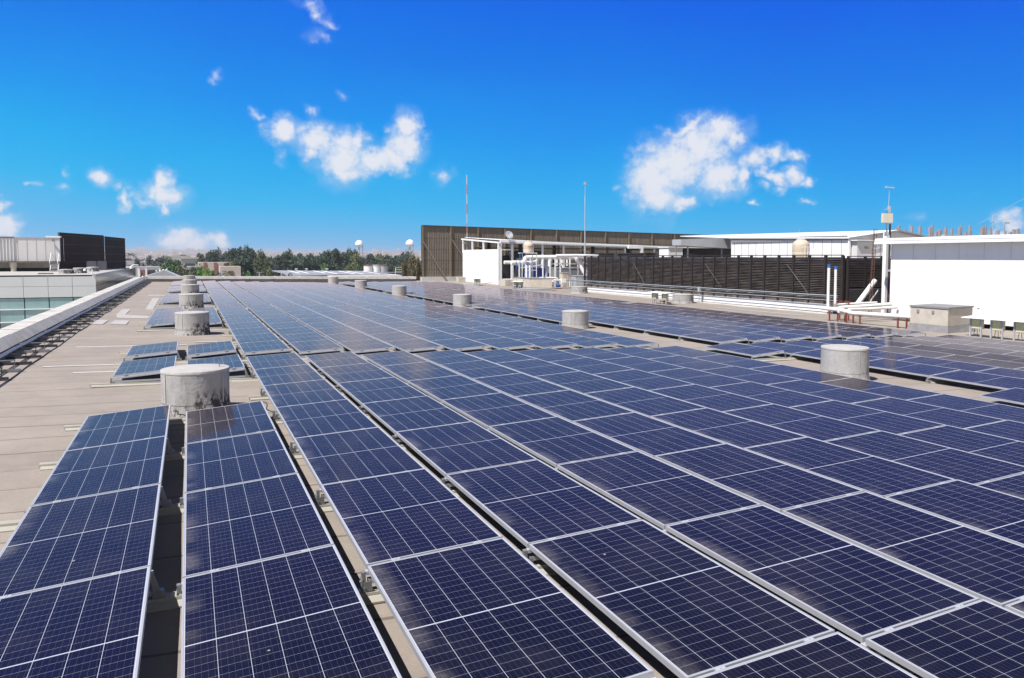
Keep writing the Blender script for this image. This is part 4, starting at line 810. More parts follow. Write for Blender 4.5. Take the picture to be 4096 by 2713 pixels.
part('cabinet', MB().box(28.5,30.0,64.8,66.2,-2.7,-.98), BLUEP, t); part('lid', MB().hexa([(28.2,64.6,-.97),(30.1,64.6,-.72),(30.1,66.3,-.72),(28.2,66.3,-.97)],[(28.2,64.6,-.92),(30.1,64.6,-.66),(30.1,66.3,-.66),(28.2,66.3,-.92)]), mat('lilac_lid', (.32,.33,.50), .5), t)
part('vent_slot', MB().box(29.1,29.25,64.77,64.8,-1.25,-1.22).box(29.1,29.25,64.77,64.8,-1.35,-1.32), GREYL, t)
def unit(name, x0,x1,y0,y1,z0,z1, m_, label, cat='machine', top=None):
    t = thing(name, label, cat, ((x0+x1)/2,(y0+y1)/2,z0)); part('casing', MB().box(x0,x1,y0,y1,z0+.1,z1), m_, t); part('skid', MB().box(x0+.05,x1-.05,y0+.05,y1-.05,z0,z0+.1), DARKM, t)
    part('door_panel', MB().box(x0+.08,(x0+x1)/2-.03,y0-.02,y0-.001,z0+.2,z1-.1), m_, t); part('cap', MB().box(x0-.04,x1+.04,y0-.04,y1+.04,z1+.001,z1+.05), GREYL, t); return t
unit('air_handler', 30.6,33.2,63.5,65.5,-2.7,-1.0, GREY, 'grey air handler under the slanting white pipes')
unit('control_cabinet', 31.0,32.4,60.5,61.4,-2.68,-1.65, GREYL, 'light grey cabinet at the foot of the slanting pipes', 'cabinet')
unit('control_cabinet', 29.6,30.2,60.3,60.8,-2.68,-1.35, CREAM, 'narrow cream cabinet between the white posts', 'cabinet')
# hooded chiller
t = thing('hooded_chiller', 'dark curved hood chiller left of the cream tank', 'machine', (31,73,-2.7))
b = MB(); n_ = 10
for k in range(n_):
    a0, a1 = R(95*k/n_), R(95*(k+1)/n_); f_ = lambda a: (72.2+1.6*(1-math.cos(a))*.9, -.45+1.15*math.sin(a))
    (ya,za),(yb,zb_) = f_(a0), f_(a1); b.hexa([(29.9,ya,za-.04),(33.6,ya,za-.04),(33.6,yb,zb_-.04),(29.9,yb,zb_-.04)],[(29.9,ya,za),(33.6,ya,za),(33.6,yb,zb_),(29.9,yb,zb_)])
part('hood', b, DARKM, t, True); part('body', MB().box(30,33.5,72.4,75,-2.7,-.5), DARKM, t); part('hood_edge', MB().bar((29.85,72.2,-.4),(29.85,74,.75),.12), GREYL, t); part('side_sheet', MB().box(30.2,33.4,72.1,72.19,-1.2,-.1), GREYL, t)
part('slanted_duct', MB().hexa([(29.6,71.5,-2.6),(30.9,71.5,-2.6),(30.9,72.0,-2.6),(29.6,72.0,-2.6)],[(29.7,71.5,-1.4),(30.2,71.5,-.9),(30.2,72,-.9),(29.7,72,-1.4)]), mat('machine_grey_dark', (.15,.15,.16), .6), t)
# cooling towers peeping above the louvres
for i, (x, y, w_) in enumerate(((34.5,62,1.6),(36.3,60,1.9))):
    t = thing('cooling_fan', ['left dark cooling fan housing seen over the louvre top','right dark cooling fan housing seen over the louvre top'][i], 'fan housing', (x,y,-2.7))
    part('housing', MB().hexa([(x-w_*.6,y-1,-2.7),(x+w_*.6,y-1,-2.7),(x+w_*.6,y+1,-2.7),(x-w_*.6,y+1,-2.7)],[(x-w_*.45,y-.8,.30),(x+w_*.45,y-.8,.30),(x+w_*.45,y+.8,.30),(x-w_*.45,y+.8,.30)]), DARKM, t)
    part('rim', MB().box(x-w_*.5,x+w_*.5,y-.9,y+.9,.301,.42), DARKM, t)
t = thing('fan_cowl', 'dark funnel shaped cowl above the louvres near the canopy', 'fan housing', (38.6,60,-2.7))
part('cowl', MB().lathe([(.35,2.7),(.4,2.85),(.75,3.12),(.78,3.14)], (38.4,60,-2.7), 16), DARKM, t, True); part('stem', MB().box(38.0,38.8,59.6,60.4,-2.7,.0), DARKM, t)
# masts
for nm, x, y, z0, z1, lb, m_ in (('guyed_mast',27.74,80.2,1.6,8.95,'tall thin red and white mast behind the left of the brown wall',None),('slim_mast',33.0,62.6,-2.6,6.85,'tall thin grey mast rising before the long canopy',GREYL)):
    t = thing(nm, lb, 'mast', (x,y,z0))
    if m_: part('pole', MB().tube([(x,y,z0),(x,y,z1-1.2)], .055, 8), m_, t); part('tip', MB().tube([(x,y,z1-1.2),(x,y,z1)], .03, 6), m_, t); part('tip_box', MB().box(x-.1,x+.1,y-.1,y+.1,z1-.25,z1), m_, t)
    else:
        n_ = 7
        for k in range(n_): a, b_ = z0+(z1-z0)*k/n_, z0+(z1-z0)*(k+1)/n_; part('mast_section', MB().tube([(x,y,a),(x,y,b_-.01)], .065 if k > 1 else .05, 6), mat('mast_red', (.45,.17,.15), .6) if k%2 else GREYL, t)
        part('foot', MB().box(x-.5,x+.2,y-.1,y+.1,z0-.1,z0), GREYL, t); part('support', MB().box(x-.06,x+.06,y+.0,y+.12,-2.7,z0-.1), GREYL, t)
for x, y, z0, z1, lb in ((50.0,42,1.5,2.6,'thin short rod on the gabled roof, left one'),(42.0,45,1.6,2.35,'thin short rod on the gabled roof, right one')):
    solo('lightning_rod', MB().tube([(x,y,z0),(x,y,z1)], .012, 5), GREYL, lb, 'rod')
# brown wall
t = thing('brown_sheet_wall', 'tall weathered brown corrugated wall on a white base at the back', 'wall', (44,84,-2.8))
def zw(x): return 3.52-.0145*(x-23.75)
xa, xb = 23.75, 66.0
b = MB(); n_ = 420; dx = (xb-xa)/n_
for i in range(n_+1):
    x = xa+dx*i; yy = 84+(.035 if i%2 else 0); b.v += [(x,yy,-2.2),(x,yy,zw(x))]
for i in range(n_): b.f.append((2*i,2*i+2,2*i+3,2*i+1))
WALLB = mat('weathered_brown_sheet', (.225,.187,.145), .85, 0, .3, 1.0, col2=(.10,.082,.063), stretch=(9,1,.16), thr=(.30,.72), coords='World')
part('corrugated_sheet', b, WALLB, t)
for i in range(13):
    x = 23.8+3.27*i+.028*i*i*.3; part('post', MB().box(x-.08,x+.08,83.86,83.98,-2.2,zw(x)), mat('ochre_steel', (.26,.20,.12), .8, 0, .2, 2), t)
for z in (2.1,.86,-.34,-1.38): part('rail', MB().hexa([(xa,83.93,z),(xb,83.93,z-.6),(xb,83.97,z-.6),(xa,83.93,z)],[(xa,83.93,z+.035),(xb,83.93,z-.565),(xb,83.97,z-.565),(xa,83.93,z+.035)]), BROWN, t)
part('capping', MB().hexa([(xa,83.85,zw(xa)),(xb,83.85,zw(xb)),(xb,84.1,zw(xb)),(xa,84.1,zw(xa))],[(xa,83.85,zw(xa)+.06),(xb,83.85,zw(xb)+.06),(xb,84.1,zw(xb)+.06),(xa,84.1,zw(xa)+.06)]), BROWN, t)
part('white_base', MB().hexa([(23.6,83.6,-2.85),(40,83.6,-2.95),(40,84.2,-2.95),(23.6,84.2,-2.85)],[(23.6,83.6,-2.2),(40,83.6,-2.25),(40,84.2,-2.25),(23.6,84.2,-2.2)]), mat('dirty_white', (.62,.62,.60), .8, 0, .1, 1), t)
part('left_edge', MB().box(23.68,23.74,83.9,84.1,-2.2,3.52), BROWN, t)
for (x0,z0,x1,z1) in ((23.85,1.75,25.9,-2.68),(27.2,2.0,29.0,-2.0),(30.5,1.2,31.0,.6),(36.9,1.1,38.0,-.5),(43.2,1.3,44.0,.3)): part('strut', MB().bar((x0,83.8,z0),(x1,81.5,z1),.09), mat('strut_brown', (.16,.12,.10), .7), t)
# concrete stubs and cables far right
t0 = thing('concrete_frame_building', 'pale unfinished concrete storey behind the white building roof', 'building', (60,46,-2))
part('slab', MB().box(52,76,44,50,-2.7,1.62), CONC_L, t0); part('upstand', MB().box(56,60.5,43.6,43.95,1.4,1.92), CONC_L, t0)
r_ = random.Random(12); us = []
x = 53.7; k = 0
while x < 73:
    z1 = 2.55+.02*(x-53)+r_.uniform(-.28,.12); hh = r_.random() < .4
    us.append((x, 45+r_.uniform(0,2), z1-(.35 if hh else 0), r_.uniform(.075,.105))); x += r_.choice((.22,.32,.5,.62)); k += 1
for i, (x, y, z1, w_) in enumerate(us):
    t = MB().box(x-w_,x+w_,y-w_,y+w_,1.62,z1).box(x-w_*.7,x+w_*.7,y-w_*.7,y+w_*.7,z1,z1+.04)
    solo('column_stub', t, mat('stub_grey', (.34,.31,.34), .8, 0, .1, 3), 'grey upright column stub above the white eave, %s from the left' % ORD[i+1], 'column stub', 'column stubs above the white building')
for i, (x, z) in enumerate(((64.2,2.85),(67.4,2.75),(69.0,2.95))):
    solo('street_lamp', MB().tube([(x,44.2,1.62),(x,44.2,z),(x+.15,44.2,z+.18)], .04, 6).box(x+.1,x+.5,44.1,44.3,z+.16,z+.26), GREY, 'small lamp head on a bent pole among the stubs, %s' % ('left one','middle one','rightmost')[i], 'lamp', 'lamps among the column stubs')
for i, (a, b_) in enumerate((((61.8,45,2.9),(78,45,9.4)), ((63.3,45,2.75),(80,45,9.3)))):
    solo('guy_wire', MB().tube([a, b_], .011, 5), GREYL, ('upper','lower')[i]+' thin guy wire slanting up at the right edge', 'wire')
solo('distant_mast', MB().tube([(66.6,47,1.62),(66.6,47,4.0)], .025, 5).box(66.52,66.68,46.95,47.05,3.3,3.4), GREYL, 'thin pale mast in front of the small cloud at right', 'mast')
# ------------------------------------------------------------ left neighbouring building
FX, FY, TZ = -5.56, 57.6, -1.2
t = thing('panelled_building', 'neighbouring building with pale panels above teal glass on the left', 'building', (-15,65,GZ))
PALE = mat('pale_cladding', (.64,.67,.68), .45, 0, .04, .5)
part('core', MB().box(-40,FX-.12,FY+.15,100,GZ,TZ-.08), DARKM, t)
for r0, r1 in ((TZ-.70,TZ),(TZ-1.40,TZ-.715)):
    for i in range(12): x1 = FX-1.33*i; part('cladding_panel', MB().box(x1-1.31,x1,FY,FY+.12,r0,r1), PALE, t)
for i in range(12):
    x1 = FX-1.33*i
    for r0, r1 in ((TZ-2.10,TZ-1.45),(TZ-2.9,TZ-2.17),(TZ-3.9,TZ-2.97)): part('window_pane', MB().box(x1-1.27,x1,FY+.06,FY+.12,r0,r1), GLASSB, t)
part('transom', MB().box(-22,FX,FY-.02,FY+.05,TZ-2.165,TZ-2.105), WHITE, t); part('transom', MB().box(-22,FX,FY-.02,FY+.05,TZ-2.965,TZ-2.905), WHITE, t)
part('side_cladding', MB().box(FX-.12,FX,FY+.13,99,TZ-3.4,TZ), SLATE, t); part('roof_edge', MB().box(FX-.2,FX+.02,FY,99,TZ+.001,TZ+.05), GREYL, t)
part('side_joint', MB().box(FX-.01,FX+.006,FY+.13,99,TZ-.72,TZ-.69), BLACK, t)
part('roof_sheet', MB().box(-40,FX-.2,FY+.0,100,TZ-.079,TZ+.02), CONC_L, t)
for i, (x, y, r_, h_) in enumerate(((-7.75,62.2,.46,.28),(-7.1,63.6,.42,.36),(-6.95,70.3,.42,.34))):
    drum(x, y, r_, h_, ('left','middle','right')[i]+' small drum on the neighbouring roof below the dark screens', 'drums on the neighbouring roof', zb=TZ+.02, rod=False, seed=40+i)
solo('roof_hatch', MB().box(-9.2,-8.4,60.7,61.3,TZ+.0,TZ+.09), mat('dark_felt', (.16,.15,.15), .9), 'low dark round hatch near the edge of the neighbouring roof', 'hatch')
# raised shed
t = thing('raised_shed', 'long pale metal shed raised on concrete piers on the neighbouring roof', 'shed', (-13,73,TZ))
part('wall', MB().box(-24,-9.36,72,72.3,-.36,1.47).box(-24,-10.2,72.301,76,-.36,1.46), OFFW, t)
sm = MB()
for i in range(6): x = -12.2+.62*i; sm.box(x-.008,x+.008,71.985,71.999,-.36,1.45)
part('panel_seam', sm, mat('seam_grey3', (.50,.50,.52), .6), t)
b = MB()
for i in range(26): x = -12.45-.22*i; b.box(x-.045,x,71.93,71.995,-.34,1.36)
part('ribbed_cladding', b, WHITE_W, t)
part('floor_beam', MB().box(-24,-9.36,71.6,72.3,-.47,-.361), mat('weathered_beam', (.22,.20,.17), .85, 0, .25, 3), t)
part('recess_wall', MB().box(-24,-9.6,72.9,73,-1.15,-.471), CONC, t); part('dark_gap', MB().box(-24,-9.6,72.6,72.9,TZ+.02,TZ+.28), BLACK, t)
for x in (-12.5,-16.5): part('pier', MB().lathe([(.20,0),(.20,.3),(.26,.42),(.26,.72)], (x,71.9,TZ+.02), 16), CONC, t, True)
part('roof_trim', MB().box(-24,-12.4,71.9,72.3,1.471,1.53), DARKM, t); part('skylight', MB().box(-10.3,-9.3,71.95,72.6,1.505,1.62), WHITE, t); part('roof_trim', MB().box(-12.39,-9.36,71.95,72.3,1.471,1.50), GREYL, t)
part('bracket_arm', MB().bar((-10.0,71.9,1.28),(-9.6,70.6,1.25),.14), GREY, t)
t = thing('steel_stairs', 'small white steel staircase beside the dark mesh screen', 'stairs', (-9.6,72,TZ))
b = MB()
for i in range(8): b.box(-9.95+.01*i,-9.45,71.2+.14*i,71.34+.14*i,TZ+.1+.115*i,TZ+.125+.115*i)
part('tread', b, WHITE, t)
for x in (-9.97,-9.43): part('stringer', MB().bar((x,71.1,TZ+.03),(x,72.2,TZ+1.0),.03,.06), WHITE, t); part('handrail', MB().tube([(x,71.1,TZ+.05),(x,71.1,TZ+.75),(x,72.2,TZ+1.65),(x,72.2,TZ+1.0)], .022, 6), WHITE, t)
# dark mesh screens
MESH = mat('dark_mesh_fabric', (.060,.040,.032), .9, 0, .2, .8, spec=.1); tm = MESH.node_tree
MESHP = tm.nodes['Principled BSDF']; MESHP.inputs['Alpha'].default_value = .92
def screen(p0, p1, z0, z1, label, n_, rn_=4):
    t = thing('mesh_screen', label, 'screen', ((p0[0]+p1[0])/2,(p0[1]+p1[1])/2,z0), 'dark mesh screens on the neighbouring roof')
    d = Vector((p1[0]-p0[0],p1[1]-p0[1],0)); u = d.normalized(); nn = Vector((u.y,-u.x,0))
    def q(s, o, z): v = Vector((p0[0],p0[1],0))+d*s+nn*o; return (v.x,v.y,z)
    part('mesh_sheet', MB().hexa([q(0,0,z0),q(1,0,z0),q(1,-.02,z0),q(0,-.02,z0)],[q(0,0,z1),q(1,0,z1),q(1,-.02,z1),q(0,-.02,z1)]), MESH, t)
    for i in range(n_+1): part('post', MB().bar(q(i/n_,-.08,z0),q(i/n_,-.08,z1),.07), mat('screen_steel', (.12,.11,.11), .6), t)
    for i in range(rn_): z = z0+(z1-z0)*(i+1)/(rn_+.3); part('rail', MB().bar(q(0,.015,z),q(1,.015,z),.03), BROWN, t)
    for i in range(n_): part('brace', MB().bar(q((i+.95)/n_,-.2,z0+(z1-z0)*.72),q((i+.3)/n_,-.9,z0+.5),.07), ALU, t)
screen((-9.62,74.0),(-7.2,82.6),-1.2,1.98,'nearer dark mesh screen with pale braces showing through', 3)
screen((-7.15,83.0),(-6.0,91.0),-1.2,1.90,'farther dark mesh screen at the right end', 3)
for i, (x, y) in enumerate(((-7.45,74.6),(-6.9,77.0))): solo('roof_vent_box', MB().box(x-.33,x+.33,y-.4,y+.4,TZ+.02,TZ+.78).box(x-.28,x+.28,y-.35,y+.35,TZ+.781,TZ+.82), mat('blue_grey_box', (.10,.10,.14), .6), ('left','right')[i]+' blue grey box in front of the dark mesh screens', 'box')
solo('dark_bulkhead', MB().box(-14,-9.5,85,90,TZ,1.2), BLACK, 'dark plant mass behind the nearer mesh screen', 'plant room')
# surveillance cameras
def cctv(x, y, z0, h, s, label):
    t = thing('dome_camera', label, 'camera', (x,y,z0)); part('post', MB().tube([(x,y,z0),(x,y,z0+h*.8),(x-.12*s,y-.1,z0+h),(x-.45*s,y-.3,z0+h*1.02),(x-.62*s,y-.4,z0+h*.93)], .055*s, 8), WHITE, t, True)
    part('housing', MB().lathe([(.10*s,-.02),(.14*s,-.12*s),(.14*s,-.24*s)], (x-.62*s,y-.4,z0+h*.93), 12), WHITE, t, True); part('dome', MB().lathe([(.12*s,-.25*s),(.09*s,-.32*s),(.02*s,-.36*s)], (x-.62*s,y-.4,z0+h*.93), 12), CABLE, t, True)
cctv(-4.0, 76.9, -1.75, 1.0, 1.0, 'white curved camera pole at the far end of the left parapet')
cctv(-5.75, 57.7, -1.17, .42, .6, 'small white camera on the corner of the pale panelled building')
# ------------------------------------------------------------ beyond the back parapet
def haze_bldg(name, x, y, w_, d_, z1, label, m_, roof=None, wins=0, cat='building', wm=None):
    t = thing(name, label, cat, (x,y,GZ)); part('wall', MB().box(x-w_/2,x+w_/2,y,y+d_,GZ,z1), m_, t)
    if roof == 'flat': part('roof', MB().box(x-w_/2-.3,x+w_/2+.3,y-.3,y+d_+.3,z1+.01,z1+.45), CONC_L, t)
    if roof == 'gable':
        part('roof', MB().add([(x-w_/2-.4,y-.4,z1),(x+w_/2+.4,y-.4,z1),(x+w_/2+.4,y+d_,z1),(x-w_/2-.4,y+d_,z1),(x,y-.4,z1+w_*.14),(x,y+d_,z1+w_*.14)], [(0,1,4),(2,3,5),(0,4,5,3),(1,2,5,4),(0,3,2,1)]), SHEET, t)
    for i in range(wins): xx = x-w_/2+w_*(i+.5)/wins; part('window', MB().box(xx-w_/wins*.28,xx+w_/wins*.28,y-.06,y-.005,z1-2.6,z1-1.3), wm or TEALR, t)
    return t
t = thing('red_panel_building', 'low building with red and dark blue panels between white pillars', 'building', (-4,150,GZ))
part('wall', MB().box(-12,1.5,150,158,GZ,-1.75), mat('grey_parapet_wall', (.45,.45,.48), .8), t)
for i, (x0,x1,m_) in enumerate(((-7.8,-7.0,REDW),(-6.5,-4.6,TEALR),(-4.5,-3.1,REDW),(-2.6,-1.0,TEALR),(-.9,1.0,REDW))): part('panel', MB().box(x0,x1,149.9,149.99,-4.6,-2.3), m_, t)
for x in (-8,-6.8,-4.7,-2.9,-.9): part('pillar', MB().box(x-.12,x+.12,149.7,149.88,-5,-2.0), WHITE, t)
part('sill', MB().box(-7,-3,149.8,149.88,-3.3,-3.15), GREYL, t)
t = thing('tent_roof_shed', 'white pitched roof with ridge vents just past the roof corner', 'shed', (-3,100,GZ))
part('roof', MB().add([(-5.4,98,-2.5),(.2,98,-2.9),(.2,104,-2.9),(-5.4,104,-2.5),(-2.6,98,-1.55),(-2.6,104,-1.55)], [(0,1,4),(2,3,5),(0,4,5,3),(1,2,5,4),(0,3,2,1)]), mat('pale_sheet_roof', (.55,.56,.60), .6, 0, .06, 1), t); part('wall', MB().box(-5.2,0,98.3,103.7,GZ,-2.95), OFFW, t)
b = MB()
for i in range(4): b.lathe([(.08,0),(.12,.08),(.03,.16)], (-3.4+.35*i,98.1,-1.72+.06*i), 8)
part('ridge_vent', b, WHITE, t)
t = haze_bldg('striped_apartment', 4.6, 150, 6.2, 8, -1.0, 'pale apartment block with brown vertical bands among the trees', STONE, None, 0)
for x in (2.6,4.3,6.2): part('brown_band', MB().box(x-.25,x+.25,149.9,149.99,-6,-1.0), mat('brown_band', (.30,.15,.11), .8), t)
for z in (-2.6,-4.2): part('window', MB().box(3.0,3.9,149.9,149.98,z-.9,z), TEALR, t); part('window', MB().box(4.8,5.7,149.9,149.98,z-.9,z), TEALR, t)
t = haze_bldg('brown_block', 5.9, 130, 3.0, 5, -1.5, 'small grey and brown block with a pale corner in front of the dark trees', STONE); part('brown_face', MB().box(4.7,6.3,129.9,129.99,-5,-2.2), mat('brown_face', (.17,.10,.085), .85), t)
t = haze_bldg('small_house', -3.5, 185, 3, 6, -1.7, 'small house with red wall and white gable far left', REDW, 'gable'); part('white_gable', MB().box(-5,-4.3,184.8,184.95,-5,-1.5), WHITE, t)
for i, (x, y, w_, z1) in enumerate(((-9.8,200,1.6,-1.6),(-12.5,215,2.2,-2.0),(2.5,240,9,-.6),(-4,280,8,-.2),(-16,240,4,-1.6))):
    haze_bldg('distant_house', x, y, w_, 6, z1, 'small pale house among the left trees, %s' % ('narrow white one','low one near the palm','long one with flat roof','flat roofed one far back','half hidden at the screen edge')[i], (WHITE_W if i in (0,3) else CONC_L), 'flat', 2)
# warehouse
t = thing('warehouse', 'long low warehouse with striped skylight roof behind the back parapet', 'warehouse', (21,120,GZ))
part('wall', MB().hexa([(13.4,121,GZ),(30,119,GZ),(30,130,GZ),(13.4,130,GZ)],[(13.4,121,-2.5),(30,119,-2.75),(30,130,-2.75),(13.4,130,-2.5)]), OFFW, t)
part('roof', MB().slab([(13.0,120,-2.52),(28.6,118,-2.76),(27.2,129,-2.30),(11.6,129,-2.12)], .05), SHEET, t)
for i in range(11):
    x = 13.9+1.32*i; part('skylight', MB().slab([(x,120.3,-2.47-.0125*(x-13)),(x+.35,120.3,-2.47-.0125*(x-13)),(x-.75,128,-2.13-.0125*(x-13)),(x-1.1,128,-2.13-.0125*(x-13))], .03), WHITE if i % 3 else GREYL, t)
for x in (16.6,18.2,21.4): part('roof_ventilator', MB().lathe([(.15,0),(.2,.2),(.3,.3),(.1,.42)], (x-1,128.5,-2.25), 10), GREYL, t)
t = thing('lean_to_shed', 'low flat shed with two dark openings in front of the warehouse', 'shed', (15,112,GZ)); part('wall', MB().box(12.6,18.6,112,117,GZ,-2.75), STONE, t); part('roof', MB().hexa([(12.4,111.6,-2.70),(18.7,111.6,-2.62),(18.7,117,-2.45),(12.4,117,-2.45)],[(12.4,111.6,-2.62),(18.7,111.6,-2.5),(18.7,117,-2.38),(12.4,117,-2.38)]), SHEET, t)
for x in (14.2,15.8): part('opening', MB().box(x,x+.6,111.9,111.99,-3.1,-2.85), BLACK, t)
t = thing('flat_annex', 'cream walled annex with red roof edge behind the right of the parapet', 'building', (24,105,GZ)); part('wall', MB().box(17.5,27.5,106,110,GZ,-2.55), mat('cream_wall', (.62,.58,.54), .8, 0, .05, 1), t); part('grey_face', MB().box(15.6,21.3,105.8,105.95,-4,-2.6), STONE, t); part('roof_edge', MB().hexa([(15.5,105,-2.98),(21.5,105,-3.12),(21.5,105.7,-3.12),(15.5,105.7,-2.98)],[(15.5,105,-2.92),(21.5,105,-3.06),(21.5,105.7,-3.06),(15.5,105.7,-2.92)]), REDW, t)
for i, x in enumerate((35.0,36.75,38.2)):
    t = thing('storage_tank', '%s white storage tank with red rim behind the warehouse' % ('left','middle','right')[i], 'storage tank', (x,166,GZ), 'white storage tanks'); part('shell', MB().lathe([(.95,0),(.95,11.6)], (x,166,GZ), 20), WHITE if i < 2 else GREYL, t, True); part('rim', MB().lathe([(1.0,11.6),(1.0,11.8),(.7,11.85)], (x,166,GZ), 20), REDW if i != 1 else GREYL, t, True)
t = thing('steel_platform', 'small white steel frame platform right of the storage tanks', 'platform', (38,150,-4)); b = MB()
for x in (37.0,38.7): b.bar((x,150,-6),(x,150,-2.0),.08)
for z in (-2.0,-2.4,-2.9): b.bar((37,150,z),(38.7,150,z),.07)
part('frame', b, WHITE, t); part('deck', MB().box(33.5,38.7,150,151,-3.05,-2.95), GREYL, t)
solo('pylon_post', MB().box(3.25,3.5,90,90.2,GZ,-1.6).bar((3.4,90,-1.7),(1.8,90,-2.6),.06).bar((3.4,90,-1.7),(5.0,90,-2.6),.06), GREYL, 'grey post with two slanting stays behind the parapet', 'post')
t = thing('street_lamp', 'thin lamp post with a double arm behind the back parapet', 'lamp', (7.4,94.7,GZ)); part('post', MB().tube([(7.4,94.7,GZ),(7.4,94.7,-1.8)], .07, 8), GREYL, t); part('arm', MB().box(7.0,7.9,94.65,94.75,-1.8,-1.75), GREYL, t)
# water towers
for i, (x, y, zc_, r_) in enumerate(((176.3,882.6,14.6,4.6),(231.7,869.7,15.4,4.9))):
    t = thing('water_tower', ('left','right')[i]+' white ball water tower on thin legs on the horizon', 'water tower', (x,y,GZ), 'water towers on the horizon')
    part('tank', MB().lathe([(.3,r_),(r_*.35,r_*.93),(r_*.7,r_*.7),(r_*.93,r_*.35),(r_,0),(r_*1.02,-.6),(r_*.85,-r_*.35),(r_*.45,-r_*.6),(.6,-r_*.7)][::-1], (x,y,zc_), 24), WHITE, t, True)
    for k in range(5): a = 1.256*k+.3; part('leg', MB().tube([(x+r_*.9*math.cos(a),y+r_*.9*math.sin(a),zc_-.6),(x+r_*1.15*math.cos(a),y+r_*1.15*math.sin(a),GZ)], .42, 6), GREYL, t)
    part('riser', MB().tube([(x,y,zc_-r_*.6),(x,y,GZ)], .8, 8), GREYL, t)
